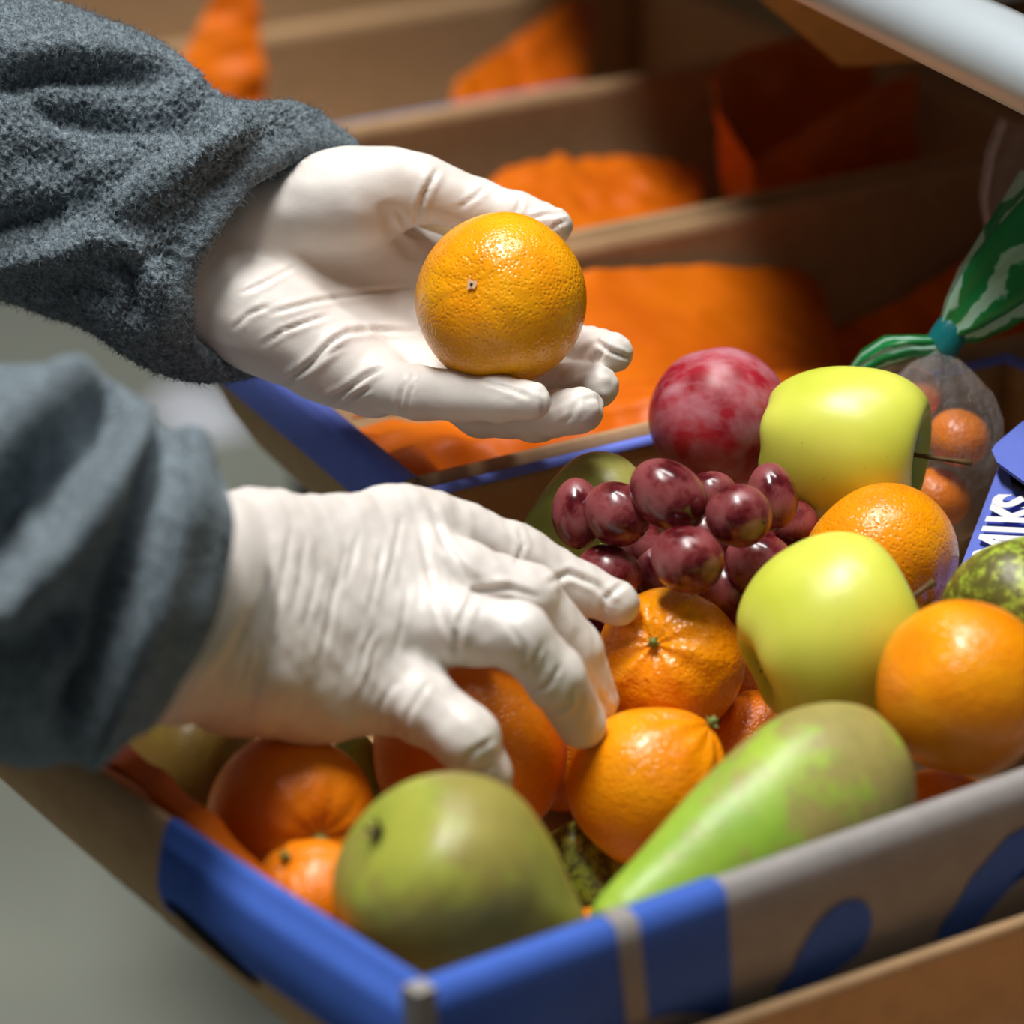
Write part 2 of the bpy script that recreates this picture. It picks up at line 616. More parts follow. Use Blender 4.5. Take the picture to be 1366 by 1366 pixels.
ub = u_near(970, 1194)
nearW.sheet('blue_print', 0.004, ub, 0.0, 1.0, M_BLUE, main, over=True)
us = u_near(822, 1246); us2 = u_near(852, 1235)
nearW.sheet('pale_stripe', us, us2, 0.0, 0.9, M_CARD_GREY, main, off=0.0009, over=True, nu=4)
um = u_near(850, 1235)
nearW.patch('pale_roundel', [(um + 0.085 * math.cos(a), 0.90 - 0.52 * math.sin(a)) for a in np.linspace(0, math.pi, 20)], M_CARD_GREY, main, off=0.0010)
nearW.patch('blue_dot', [(um - 0.012 + 0.012 * math.cos(a), 0.62 + 0.07 * math.sin(a)) for a in np.linspace(0, 2 * math.pi, 14)[:-1]], M_BLUE, main, off=0.0014)
nearW.patch('blue_dot', [(um + 0.05 + 0.012 * math.cos(a), 0.72 + 0.07 * math.sin(a)) for a in np.linspace(0, 2 * math.pi, 14)[:-1]], M_BLUE, main, off=0.0014)
uc = u_near(1108, 1143)
nearW.patch('blue_blob', [(uc + 0.030 * math.cos(a) - 0.010 * math.sin(a) - (0.012 if math.sin(a) > 0.4 else 0), 0.38 + 0.20 * math.sin(a)) for a in np.linspace(0, 2 * math.pi, 20)[:-1]], M_BLUE, main)
uk = u_near(1300, 1075)
cres = [(0.075, 0.16), (0.05, 0.10), (0.01, 0.12), (-0.03, 0.24), (-0.055, 0.42), (-0.06, 0.6), (-0.03, 0.62), (-0.005, 0.5), (0.02, 0.36), (0.05, 0.30), (0.075, 0.28)]
nearW.patch('blue_crescent', [(uk + 0.02 + x * 0.72, y + 0.04) for x, y in cres], M_BLUE, main)
# left wall runs from the far-left corner to the near corner
LL_ = np.linalg.norm(PN - PFL)


def u_left(px, py):
    return float(np.dot((on_plane(px, py) - PFL)[:2], -E2) / LL_)


ul = u_left(222, 1105)
leftW.sheet('blue_print', ul, 0.997, 0.0, 0.30, M_BLUE, main, over=True)
uh = [u_left(x, y) for x, y in ((228, 1110), (352, 1197))]
hh = []
for a in np.linspace(0, 2 * math.pi, 24)[:-1]:
    k = 0.5 + 0.5 * math.cos(a)
    hh.append((uh[0] + (uh[1] - uh[0]) * k, 0.25 + 0.10 * k + 0.050 * math.sin(a) * abs(math.sin(a)) ** 0.2))
leftW.patch('hand_hole', hh, M_BLACK, main, off=0.0009)
# faint writing on the bare board of the left wall
rng = random.Random(4)
u0, u1 = u_left(110, 1030), u_left(240, 1120)
Vw, Fw = [], []
for i in range(26):
    u = u0 + (u1 - u0) * i / 25 + rng.uniform(-0.003, 0.003)
    v = 0.40 + 0.03 * math.sin(i * 1.7) + rng.uniform(-0.03, 0.03)
    du, dv = rng.uniform(0.002, 0.006), rng.uniform(0.03, 0.09)
    k = len(Vw)
    Vw += [leftW.outer(u, v, 0.0007), leftW.outer(u + 0.003, v, 0.0007), leftW.outer(u + du + 0.003, v + dv, 0.0007), leftW.outer(u + du, v + dv, 0.0007)]
    Fw.append((k, k + 1, k + 2, k + 3))
child_world(mesh('faint_writing', np.array(Vw), Fw, M_INK), main)
farW.sheet('blue_rim', 0.0, 1.0, 0.0, 0.04, M_BLUE2, main, over=True, nv=2, vi=0.012)
rightW.sheet('blue_rim', 0.0, 1.0, 0.0, 0.04, M_BLUE2, main, over=True, nv=2, vi=0.012)
# staple-like seam at the near corner
cn = PN + np.array([0.0006, -0.0006, 0])
corner = mesh('corner_tape', *[np.array([cn + (x * E1[0] * 0.004 + y * E2[0] * 0.004) * RT + (x * E1[1] * 0.004 + y * E2[1] * 0.004) * np.array([0, 1, 0]) + np.array([0, 0, z])
                                         for z in (0.0045, -0.03) for x, y in ((-0.25, -0.25), (1.4, -0.25), (1.4, 1.4), (-0.25, 1.4))]),
                               [(0, 1, 2, 3), (7, 6, 5, 4), (0, 4, 5, 1), (1, 5, 6, 2), (2, 6, 7, 3), (3, 7, 4, 0)]], M_CARD_GREY, smooth=False)
child_world(corner, main)


def slab(name, pts, t, mat, parent=None):
    """a flat board of thickness t through four (or more) coplanar world points"""
    P = np.array(pts)
    n = unit(np.cross(P[1] - P[0], P[2] - P[0]))
    k = len(P)
    V = np.vstack([P, P - n * t])
    F = [tuple(range(k)), tuple(range(2 * k - 1, k - 1, -1))] + [(i, k + i, k + (i + 1) % k, (i + 1) % k) for i in range(k)]
    o = mesh(name, V, F, mat, smooth=False)
    return child_world(o, parent) if parent else o


# the printed end flap with white lettering inside the right end
fa, fb = at(1281, 757, 1.180), at(1336, 612, 1.212)
ex = unit(fb - fa)
fc0 = at(1470, 830, 1.13)
ey = -unit((fc0 - fa) - np.dot(fc0 - fa, ex) * ex)
flap = slab('end_flap', [fa - ex * 0.03, fa + ex * np.linalg.norm(fb - fa), fa + ex * np.linalg.norm(fb - fa) - ey * 0.06, fa - ex * 0.03 - ey * 0.06][::-1], 0.002, M_BLUE2, main)
fn = unit(np.cross(ex, ey))
if np.dot(fn, FW) > 0:
    fn = -fn
for i, ch in enumerate('MIKS'):
    cu = bpy.data.curves.new('letter', 'FONT')
    cu.body = ch; cu.size = 0.031; cu.offset = 0.0011; cu.extrude = 0.0001; cu.shear = 0.12; cu.space_character = 1
    tmp = bpy.data.objects.new('tmp', cu)
    COL.objects.link(tmp)
    bpy.context.view_layer.update()
    lme = bpy.data.meshes.new_from_object(tmp.evaluated_get(bpy.context.evaluated_depsgraph_get()))
    bpy.data.objects.remove(tmp)
    lme.materials.clear(); lme.materials.append(M_WHITE_INK)
    o = bpy.data.objects.new('letter', lme)
    COL.objects.link(o)
    pos = fa + ex * (0.0015 + (0.0, 0.0125, 0.0175, 0.0255)[i]) - ey * 0.0245 + fn * 0.0026
    R = Matrix((Vector(ex * 0.5), Vector(ey * 0.9), Vector(np.cross(ex, ey)))).transposed().to_4x4()
    o.matrix_basis = Matrix.Translation(Vector(pos)) @ R
    child_world(o, main)
# folded tab above it with its hand hole
tp = [at(1325, 606, 1.205), at(1330, 598, 1.208), at(1366, 568, 1.215), at(1420, 545, 1.215), at(1430, 660, 1.185), at(1368, 648, 1.185), at(1332, 622, 1.198)]
slab('folded_tab', tp, 0.002, M_BLUE2, main)
hp = [at(1346, 628, 1.199), at(1420, 660, 1.183), at(1420, 700, 1.176), at(1366, 660, 1.187), at(1350, 648, 1.194)]
slab('hand_hole', hp, 0.001, M_BLACK, main)

# trays round about ----------------------------------------------------------
G_TR = 'cardboard trays behind the fruit box'


def V3(p, z=RIM):
    return np.array([p[0], p[1], z])


def row_tray(name, label, a_px, b_px, width, z=RIM, depth=0.10, ext=(0, 0), rim=None, card=None, t=0.006, wdir=None):
    a, c = on_plane(*a_px, z), on_plane(*b_px, z)
    d = unit((c - a)[:2])
    nrm = np.array([-d[1], d[0]]) if wdir is None else wdir
    a2 = a[:2] - d * ext[0]; c2 = c[:2] + d * ext[1]
    return tray(name, label, None, V3(a2, z), V3(c2, z), V3(c2 + nrm * width, z), V3(a2 + nrm * width, z), depth, t=t, rim=rim, card=card)


NF = np.array([-EF[1], EF[0]])                     # away from the fruit box, across the rows of trays


def row_of(px, py, z):
    """(along, across) of a rim point"""
    q = on_plane(px, py, z)[:2] - PF1[:2]
    return float(q @ EF), float(q @ NF)


def on_s(px, py, s_):
    """point of the upright plane at distance s_ across the rows, seen at a pixel"""
    r = FW + (px - 683) / F_PX * RT + (683 - py) / F_PX * UP
    t = (s_ - (CAM[:2] - PF1[:2]) @ NF) / (r[:2] @ NF)
    return CAM + r * t


def row_tray(name, label, u0, u1, s0, s1, z, depth=0.10, skew=0.0, rim=None, t=0.006, ins=(0.01,) * 4):
    o_ = PF1[:2]
    return tray(name, label, None, V3(o_ + EF * u0 + NF * s0, z), V3(o_ + EF * u1 + NF * s0, z), V3(o_ + EF * u1 + NF * s1, z), V3(o_ + EF * (u0 + skew) + NF * s1, z),
                depth, ins=ins, t=t, rim=rim)


Z4, Z5 = RIM - 0.06, RIM - 0.09
s3 = row_of(940, 280, RIM)[1]; s4 = row_of(700, 130, Z4)[1]; s5 = row_of(460, 26, Z5)[1]
print('rows', s3, s4, s5)
q_ = on_plane(425, 550)[:2] - PF1[:2]
sk = float(q_ @ EF) / float(q_ @ NF)
w2 = s3 - 0.010
tray2, W2 = row_tray('cardboard_tray', 'blue rimmed tray of orange bags straight behind the fruit box', 0.0, 0.52, 0.013, w2, RIM, skew=sk * (w2 - 0.013), ins=(0.06, 0.01, 0.01, 0.06), t=(0.004, 0.006, 0.006, 0.006))
W2[3].sheet('blue_rim', 0.0, 1.0, 0.0, 0.24, M_BLUE2, tray2, over=True, nv=2)
e3 = row_of(1262, 212, RIM)[0]; b3 = row_of(770, 322, RIM)[0]
row_tray('cardboard_tray', 'second tray behind the fruit box with a big open orange bag, half in shadow', b3 - 0.04, e3 + 0.075, s3, s3 + 0.20, RIM, depth=0.11)
e4 = row_of(790, 108, Z4)[0]; b4 = row_of(440, 168, Z4)[0]
t4, W4 = row_tray('cardboard_tray', 'third tray behind the fruit box with a scuffed pale rim', b4 - 0.12, e4 + 0.16, max(s4, s3 + 0.215), max(s4, s3 + 0.215) + 0.20, Z4, depth=0.13)
W4[0].sheet('scuffed_rim', 0.1, 0.62, 0.0, 0.09, board('scuffed_print', lin(150, 150, 172), 0.2), t4, over=True, nv=2)
row_tray('cardboard_tray', 'furthest cardboard tray at the top behind the grey sleeve', row_of(250, 40, Z5)[0] - 0.1, row_of(700, 0, Z5)[0] + 0.26, s5, s5 + 0.2, Z5, depth=0.14)
row_tray('cardboard_tray', 'shaded tray to the right of the tray with the big open bag', e3 + 0.090, e3 + 0.40, s3 + 0.02, s3 + 0.22, RIM, depth=0.11)
a6, b6 = on_plane(940, 1366, RIM - 0.042), on_plane(1366, 1220, RIM - 0.042)
dd = unit((b6 - a6)[:2]); nn = np.array([dd[1], -dd[0]])
p0 = a6[:2] - dd * 0.06; p1 = b6[:2] + dd * 0.2
tray6, W6 = tray('cardboard_tray', 'plain tan cardboard tray in front of the fruit box, empty, cut by the frame', None,
                 V3(p0 + nn * 0.22, RIM - 0.042), V3(p1 + nn * 0.22, RIM - 0.042), V3(p1, RIM - 0.042), V3(p0, RIM - 0.042), 0.06, ins=(0.01,) * 4, t=0.005, card=M_CARD)

# packing tables under the trays ---------------------------------------------
def table(label, pts, z, mat):
    c_ = np.mean(pts, axis=0)
    tb = empty('packing_table', (c_[0], c_[1], 0), label, 'table')
    V = np.array([np.append(p, q) for q in (z, z - 0.03) for p in pts])
    m_ = len(pts)
    child_world(mesh('table_top', V, [tuple(range(m_)), tuple(range(2 * m_ - 1, m_ - 1, -1))] + [(k, m_ + k, m_ + (k + 1) % m_, (k + 1) % m_) for k in range(m_)], mat, smooth=False), tb)
    for p in pts:
        p = p + unit(c_ - p) * 0.05
        child_world(box_mesh('leg', (p[0] - 0.025, p[1] - 0.025, 0), (p[0] + 0.025, p[1] + 0.025, z - 0.03), mat, None, 0.003), tb)


o_ = PF1[:2]
nl = PN[:2] + E1 * 0.075 + E2 * 0.06
table('navy packing table carrying the fruit box, one leg seen below its left wall', [nl - E2 * 0.34, nl - E2 * 0.34 + E1 * 0.75, o_ + EF * 0.55 + NF * (s3 + 0.21), o_ + EF * (b3 + 0.14) + NF * (s3 + 0.21), o_ + EF * 0.12], RIM - 0.112, M_NAVY)
table('lower navy table carrying the far rows of cardboard trays', [o_ + EF * (b4 + 0.22) + NF * (s3 + 0.23), o_ + EF * 0.6 + NF * (s3 + 0.23), o_ + EF * 0.6 + NF * (s5 + 0.24), o_ + EF * (b4 + 0.22) + NF * (s5 + 0.24)], Z5 - 0.143, M_NAVY)


# ------------------------------------------------------------------ fruit
def revolve(name, fn, mat, axis, centre, nt=56, nphi=72, spin=0.0, seed=0, lump=0.0, lump_scale=0.03):
    """a body turned about its local z axis: fn(t, phi) -> (r, z), t from 0 (stem end) to 1 (other end)"""
    T = np.linspace(0, 1, nt)
    PH = np.linspace(0, 2 * np.pi, nphi, endpoint=False)
    V = []
    for t in T[1:-1]:
        r, z = fn(np.full(nphi, t), PH)
        V.append(np.stack([r * np.cos(PH), r * np.sin(PH), z], 1))
    V = np.vstack(V)
    r0, z0 = fn(np.zeros(1), np.zeros(1)); r1, z1 = fn(np.ones(1), np.zeros(1))
    V = np.vstack([V, [[0, 0, z0[0]], [0, 0, z1[0]]]])
    if lump:
        ln = np.linalg.norm(V, axis=1, keepdims=True) + 1e-9
        V = V * (1 + lump * wave(V, lump_scale, seed)[:, None])
    n = nt - 2
    F = grid_faces(n, nphi, True)
    F = [f[::-1] for f in F]
    k = len(V)
    for j in range(nphi):
        F.append((k - 2, j, (j + 1) % nphi))
        F.append((k - 1, (n - 1) * nphi + (j + 1) % nphi, (n - 1) * nphi + j))
    o = mesh(name, V, F, mat)
    o.rotation_mode = 'QUATERNION'
    o.rotation_quaternion = Vector(axis).to_track_quat('Z', 'Y') @ Quaternion((0, 0, 1), spin)
    o.location = Vector(centre)
    return o


def view_axis(dx, dy, toward):
    """a direction given as seen: dx right, dy down in the picture, toward the viewer"""
    return unit(RT * dx - UP * dy - FW * toward)


def tube(name, pts, radii, mat, parent=None, n=8, local=True):
    pts = np.array(pts, float)
    V, F = [], []
    for i, p in enumerate(pts):
        t = unit(pts[min(i + 1, len(pts) - 1)] - pts[max(i - 1, 0)])
        a = unit(np.cross(t, [0.31, 0.52, 0.8])); b_ = np.cross(t, a)
        for j in range(n):
            w = 2 * math.pi * j / n
            V.append(p + radii[i] * (a * math.cos(w) + b_ * math.sin(w)))
    F = grid_faces(len(pts), n, True)
    F.append(tuple(range(n))[::-1]); F.append(tuple((len(pts) - 1) * n + j for j in range(n)))
    F = [tuple(f) for f in F]
    o = mesh(name, np.array(V), F, mat)
    if parent:
        o.parent = parent
    return o


def mandarin(px, py, d, rpx, axis, label, name='mandarin', sq=0.88, dimple=0.07, ribs=0.02, nrib=10, seed=1, mat=None, stem='star', lump=0.012, neck=0.0):
    R = rpx * d / F_PX
    rs = np.random.RandomState(seed)
    ph0 = rs.uniform(0, 6.28)

    def fn(t, phi):
        a = t * math.pi
        r = R * np.sin(a) ** 0.96
        z = sq * R * np.cos(a)
        g = np.exp(-(a / 0.30) ** 2)
        z = z - dimple * R * g + neck * R * np.exp(-(a / 0.42) ** 2)
        z = z + 0.06 * R * np.exp(-((math.pi - a) / 0.35) ** 2)
        rb = ribs * np.exp(-((a - 0.42) / 0.42) ** 2) * (np.cos(nrib * phi + ph0) + 0.5 * np.cos((nrib - 3) * phi + 2 * ph0))
        return r * (1 + rb), z * (1 + 0.5 * rb)

    o = revolve(name, fn, mat or M_MAND, axis, at(px, py, d), seed=seed, lump=lump, lump_scale=R * 1.1)
    tag(o, label, 'fruit')
    ztop = float(fn(np.zeros(1), np.zeros(1))[1][0])
    if stem == 'star':
        V, F = [(0, 0, 0.0022)], []
        for k in range(10):
            rr = R * (0.115 if k % 2 == 0 else 0.055)
            V.append((rr * math.cos(k * math.pi / 5), rr * math.sin(k * math.pi / 5), 0.0006 + (0.0009 if k % 2 == 0 else 0)))
        V.append((0, 0, -0.0015))
        F = [(0, 1 + k, 1 + (k + 1) % 10) for k in range(10)] + [(11, 1 + (k + 1) % 10, 1 + k) for k in range(10)]
        c = mesh('calyx', V, F, M_GREENSTEM, o, smooth=False)
        c.location = (0, 0, ztop + 0.0007)
        s = tube('stem', [(0, 0, 0), (0.0003, 0, 0.003)], [0.0016, 0.0013], M_GREENSTEM, o)
        s.location = (0, 0, ztop + 0.001)
    elif stem == 'scar':
        V, F = [(0, 0, 0.0004)], []
        for k in range(9):
            rr = R * 0.06 * (1 + 0.35 * math.sin(k * 2.4))
            V.append((rr * math.cos(k * 0.698), rr * math.sin(k * 0.698), 0.0003))
        F = [(0, 1 + k, 1 + (k + 1) % 9) for k in range(9)]
        c = mesh('stem_scar', V, F, M_SCAR, o)
        c.location = (0, 0, ztop + 0.0005)
        d_ = tube('scar_pit', [(0, 0, 0), (0, 0, 0.0006)], [0.0007, 0.0005], M_CALYX, o)
        d_.location = (0, 0, ztop + 0.0006)
    return o


def apple(px, py, d, rpx, axis, label, aspect=0.86, seed=1, spin=0.0, stem_len=0.022, stem_bend=(0.004, 0.0)):
    R = rpx * d / F_PX
    H = R * aspect

    def fn(t, phi):
        a = t * math.pi
        r = R * np.sin(a) ** 0.86 * (1 + 0.10 * np.cos(a))
        lob = 0.035 * np.cos(5 * phi) * np.clip((a - 1.2) / 1.9, 0, 1) ** 1.5 + 0.018 * np.cos(3 * phi + 1) * np.exp(-(a / 0.9) ** 2)
        z = H * np.sign(np.cos(a)) * np.abs(np.cos(a)) ** 0.85
        z = z - 0.42 * H * np.exp(-(a / 0.36) ** 2)
        z = z + 0.26 * H * np.exp(-((math.pi - a) / 0.33) ** 2)
        return r * (1 + lob), z * (1 + 0.6 * lob)

    o = revolve('apple', fn, M_APPLE, axis, at(px, py, d), seed=seed, lump=0.010, lump_scale=R * 1.4, spin=spin)
    tag(o, label, 'fruit')
    zt_ = float(fn(np.zeros(1), np.zeros(1))[1][0]); zb = float(fn(np.ones(1), np.zeros(1))[1][0])
    sp = [(stem_bend[0] * k * k, stem_bend[1] * k * k, zt_ - 0.002 + stem_len * k) for k in np.linspace(0, 1, 7)]
    tube('stem', sp, [0.0011, 0.001, 0.0009, 0.0009, 0.0009, 0.0010, 0.0014], M_STEM, o)
    V = [(0, 0, -0.001)] + [((0.0045 if k % 2 else 0.002) * math.cos(k * math.pi / 5), (0.0045 if k % 2 else 0.002) * math.sin(k * math.pi / 5), -0.001 - 0.0016 * (k % 2)) for k in range(10)]
    c = mesh('calyx', V, [(0, 1 + (k + 1) % 10, 1 + k) for k in range(10)], M_CALYX, o, smooth=False)
    c.location = (0, 0, zb)
    return o


PEAR_S = np.array([0, .015, .05, .1, .17, .25, .34, .43, .53, .63, .73, .82, .90, .95, .985, 1.0])
PEAR_R = np.array([0.14, .36, .62, .80, .93, 1.0, 1.0, .95, .87, .76, .65, .55, .46, .38, .25, 0.0])


def hermite(x, X, Y):
    m = np.gradient(np.asarray(Y, float), X)
    m[-1] = -12.0
    i = np.clip(np.searchsorted(X, x, 'right') - 1, 0, len(X) - 2)
    h_ = X[i + 1] - X[i]
    t = (x - X[i]) / h_
    return (2*t**3 - 3*t**2 + 1) * Y[i] + (t**3 - 2*t**2 + t) * h_ * m[i] + (-2*t**3 + 3*t**2) * Y[i + 1] + (t**3 - t**2) * h_ * m[i + 1]


def pear(calyx, tip, R, label, mat, seed=1, bend=0.0, fat=None, stem=True, body=None):
    """calyx and tip are (px, py, d) of the two ends"""
    A, B = at(*calyx), at(*tip)
    L = np.linalg.norm(B - A)
    ax = unit(B - A)
    prof = PEAR_R if body is None else np.array(body)

    def fn(t, phi):
        s = 1 - t                       # t=0 is the stem end (local +z)
        s = s ** 1.0
        r = R * np.maximum(0, hermite(s, PEAR_S, prof))
        z = (s - 0.28) * L + 0.05 * R * np.exp(-(s / 0.03) ** 2)
        r = r * (1 + 0.02 * np.cos(3 * phi + seed) + 0.012 * np.cos(5 * phi + 2 * seed))
        return r, z

    c = A + ax * 0.28 * L
    o = revolve('pear', fn, mat, ax, c, nt=90, seed=seed, lump=0.012, lump_scale=R * 1.3)
    # smooth the profile a little
    tag(o, label, 'fruit')
    z0 = -0.28 * L
    V = [(0, 0, z0 + 0.0022)] + [((0.0048 if k % 2 else 0.0022) * math.cos(k * math.pi / 5), (0.0048 if k % 2 else 0.0022) * math.sin(k * math.pi / 5), z0 - (0.0022 if k % 2 else -0.0008)) for k in range(10)]
    mesh('calyx', V, [(0, 1 + (k + 1) % 10, 1 + k) for k in range(10)], M_CALYX, o, smooth=False)
    if stem:
        tube('stem', [(0, 0, 0.72 * L - 0.003), (0.0005, 0, 0.72 * L + 0.006), (0.002, 0, 0.72 * L + 0.014)], [0.0018, 0.0013, 0.0018], M_STEM, o)
    return o


# --- the fruit in view
tang = mandarin(668, 400, 1.170, 116, view_axis(-0.36, -0.13, 0.92), 'bright orange tangerine held up on the open gloved palm', name='tangerine', sq=0.93, dimple=0.05,
                ribs=0.006, seed=3, mat=M_TANG, stem='scar', lump=0.008)
m_plum_R = 96 * 1.235 / F_PX


def plum(px, py, d, rpx, axis, label):
    R = rpx * d / F_PX

    def fn(t, phi):
        a = t * math.pi
        r = R * np.sin(a) * (1 - 0.03 * np.exp(-((phi - 1.2) / 0.25) ** 2))
        z = 0.97 * R * np.cos(a) - 0.09 * R * np.exp(-(a / 0.3) ** 2)
        return r, z
    o = revolve('plum', fn, M_PLUM, axis, at(px, py, d), lump=0.006, lump_scale=R, seed=5)
    tag(o, label, 'fruit')
    tube('stem', [(0, 0, 0.86 * R), (0.0004, 0, 0.86 * R + 0.005)], [0.0014, 0.001], M_STEM, o)
    return o


plum(960, 557, 1.240, 95, view_axis(0.3, -0.5, -0.6), 'large red plum with a dusty bloom at the back of the box')
apple(1128, 594, 1.196, 106, view_axis(0.93, 0.14, 0.26), 'yellow green apple lying on its side, long stem pointing at the blue flap', aspect=1.16, seed=2, stem_len=0.030, stem_bend=(0.0, 0.0))
apple(1110, 850, 1.092, 132, view_axis(0.86, -0.40, -0.1), 'yellow green apple in the middle of the heap, between three mandarins', aspect=0.97, seed=4, stem_len=0.024)
mandarin(1174, 748, 1.156, 108, view_axis(0.55, 0.55, 0.3), 'orange mandarin wedged between the two yellow green apples', seed=7, sq=0.9)
mandarin(1286, 918, 1.042, 117, view_axis(0.6, 0.5, -0.6), 'large smooth mandarin above the near wall, right beside the middle apple', seed=8, sq=1.0, ribs=0.006, lump=0.008)
mandarin(893, 884, 1.130, 101, view_axis(-0.28, -0.33, 0.86), 'wrinkled mandarin with a green star stem, right below the grapes', seed=9, sq=0.9, dimple=0.12, ribs=0.05, nrib=9, lump=0.02, mat=M_WRINKLED)
mandarin(864, 1050, 1.085, 106, view_axis(0.66, -0.68, 0.15), 'mandarin with a puckered neck, between the two front pears', seed=10, sq=1.0, dimple=0.0, ribs=0.03, neck=0.10, lump=0.012)
pear((1189, 1000, 1.036), (806, 1254, 0.976), 0.0298, 'green and russet pear lying along the near wall of the box', M_PEAR, seed=2)
pear((502, 1108, 0.955), (780, 1330, 1.003), 0.0340, 'blurred olive pear in the near corner of the box, dark blossom end up', M_PEAR_OLIVE, seed=3, stem=False)
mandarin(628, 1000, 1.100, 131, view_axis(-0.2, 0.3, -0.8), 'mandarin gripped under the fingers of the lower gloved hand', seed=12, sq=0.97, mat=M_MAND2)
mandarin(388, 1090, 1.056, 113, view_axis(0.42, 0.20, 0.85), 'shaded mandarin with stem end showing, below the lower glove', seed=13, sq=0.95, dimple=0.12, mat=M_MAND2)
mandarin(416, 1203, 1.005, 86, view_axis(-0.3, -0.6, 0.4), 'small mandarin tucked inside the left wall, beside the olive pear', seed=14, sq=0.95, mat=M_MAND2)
pear((1300, 860, 1.09), (1480, 740, 1.13), 0.027, 'green russet pear cut by the frame, under the blue flap', M_PEAR_SPECK, seed=6)
pear((320, 1025, 1.105), (160, 985, 1.125), 0.0255, 'pear under the lower glove and cuff, skin coloured dark for the shade there', M_PEAR_SHADE, seed=7)
pear((498, 1120, 1.134), (468, 985, 1.108), 0.0155, 'pale green pear, a sliver between two shaded mandarins', M_PEAR_PALE, seed=8, stem=False)
pear((748, 1118, 1.112), (832, 1235, 1.086), 0.0165, 'speckled green pear deep in the gap between the two front pears', M_PEAR_SPECK, seed=9)
pear((865, 650, 1.205), (690, 760, 1.195), 0.0245, 'pale green pear lying behind the grapes at the far wall', M_PEAR_PALE, seed=10)
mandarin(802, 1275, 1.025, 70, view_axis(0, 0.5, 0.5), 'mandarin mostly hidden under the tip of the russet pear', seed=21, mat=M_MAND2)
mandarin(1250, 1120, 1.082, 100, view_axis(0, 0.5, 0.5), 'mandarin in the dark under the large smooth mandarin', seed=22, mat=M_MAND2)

# --- grapes
bunch = empty('grape_bunch', at(920, 740, 1.16), 'small bunch of dark red grapes on top of the fruit', 'grapes')
GR = [  # px, py, d, half-length, half-width (px), long axis as seen (dx, dy, toward)
    (770, 686, 1.150, 48, 34, (0.05, 1, 0.1)), (824, 686, 1.135, 47, 42, (0.6, 0.5, 0.3)), (893, 662, 1.125, 57, 45, (0.75, 0.62, 0.1)),
    (986, 688, 1.115, 46, 43, (0.7, 0.2, 0.7)), (918, 747, 1.110, 51, 45, (0.8, 0.3, 0.4)), (1030, 664, 1.150, 46, 34, (0.12, 1, 0.2)),
    (1016, 757, 1.142, 52, 45, (0.75, 0.65, 0.2)), (812, 768, 1.140, 46, 42, (0.8, 0.3, 0.3)), (874, 768, 1.158, 44, 34, (0.2, 1, 0.2)),
    (950, 660, 1.170, 36, 32, (0.9, 0.1, 0.2)), (1056, 700, 1.180, 38, 36, (0.6, 0.6, 0.2)), (972, 790, 1.150, 46, 38, (0.6, 0.7, 0.2)),
    (790, 845, 1.165, 46, 40, (0.3, 1, 0.2)), (940, 715, 1.165, 44, 38, (0.5, 0.5, 0.4)), (850, 730, 1.163, 42, 36, (0.2, 0.8, 0.4)), (1000, 720, 1.17, 40, 36, (0.2, 0.8, 0.4))]
for i, (x, y, d, hl, hw, ax) in enumerate(GR):
    a_, b_ = hl * d / F_PX, hw * d / F_PX

    def gf(t, phi, a_=a_, b_=b_):
        w = t * math.pi
        return b_ * np.sin(w), a_ * np.cos(w) * (1 - 0.03 * np.cos(w))
    o = revolve('grape', gf, M_GRAPE, view_axis(*ax), at(x, y, d), nt=26, nphi=36, seed=i, lump=0.006, lump_scale=0.012)
    s = tube('grape_tip', [(0, 0, a_ * 0.975), (0, 0, a_ * 0.99)], [0.0009, 0.0006], M_CALYX, o, n=6)
    child_world(o, bunch)
st = tube('stalk', [at(800, 730, 1.17), at(850, 742, 1.165), at(900, 735, 1.165), at(960, 735, 1.16), at(1020, 715, 1.17)], [0.0016, 0.002, 0.002, 0.0018, 0.0012], M_GREENSTEM)
child_world(st, bunch)


# ------------------------------------------------------------------ gloved hands: distance fields turned into one continuous skin
def sd_cone(P, a, b_, r1, r2):
    """rounded cone between two spheres"""
    ba = b_ - a
    l2 = ba @ ba
    rr = r1 - r2
    a2 = l2 - rr * rr
    il2 = 1.0 / l2
    pa = P - a
    y = pa @ ba
    z = y - l2
    x = pa * l2 - y[:, None] * ba
    x2 = np.einsum('ij,ij->i', x, x)
    y2 = y * y * l2
    z2 = z * z * l2
    k = np.sign(rr) * rr * rr * x2
    out = (np.sqrt(x2 * a2 * il2) + y * rr) * il2 - r1
    m1 = np.sign(z) * a2 * z2 > k
    m2 = np.sign(y) * a2 * y2 < k
    out = np.where(m2, np.sqrt(x2 + y2) * il2 - r1, out)
    out = np.where(m1, np.sqrt(x2 + z2) * il2 - r2, out)
    return out


def smin(a, b_, k):
    h = np.clip(0.5 + 0.5 * (b_ - a) / k, 0, 1)
    return b_ + (a - b_) * h - k * h * (1 - h)


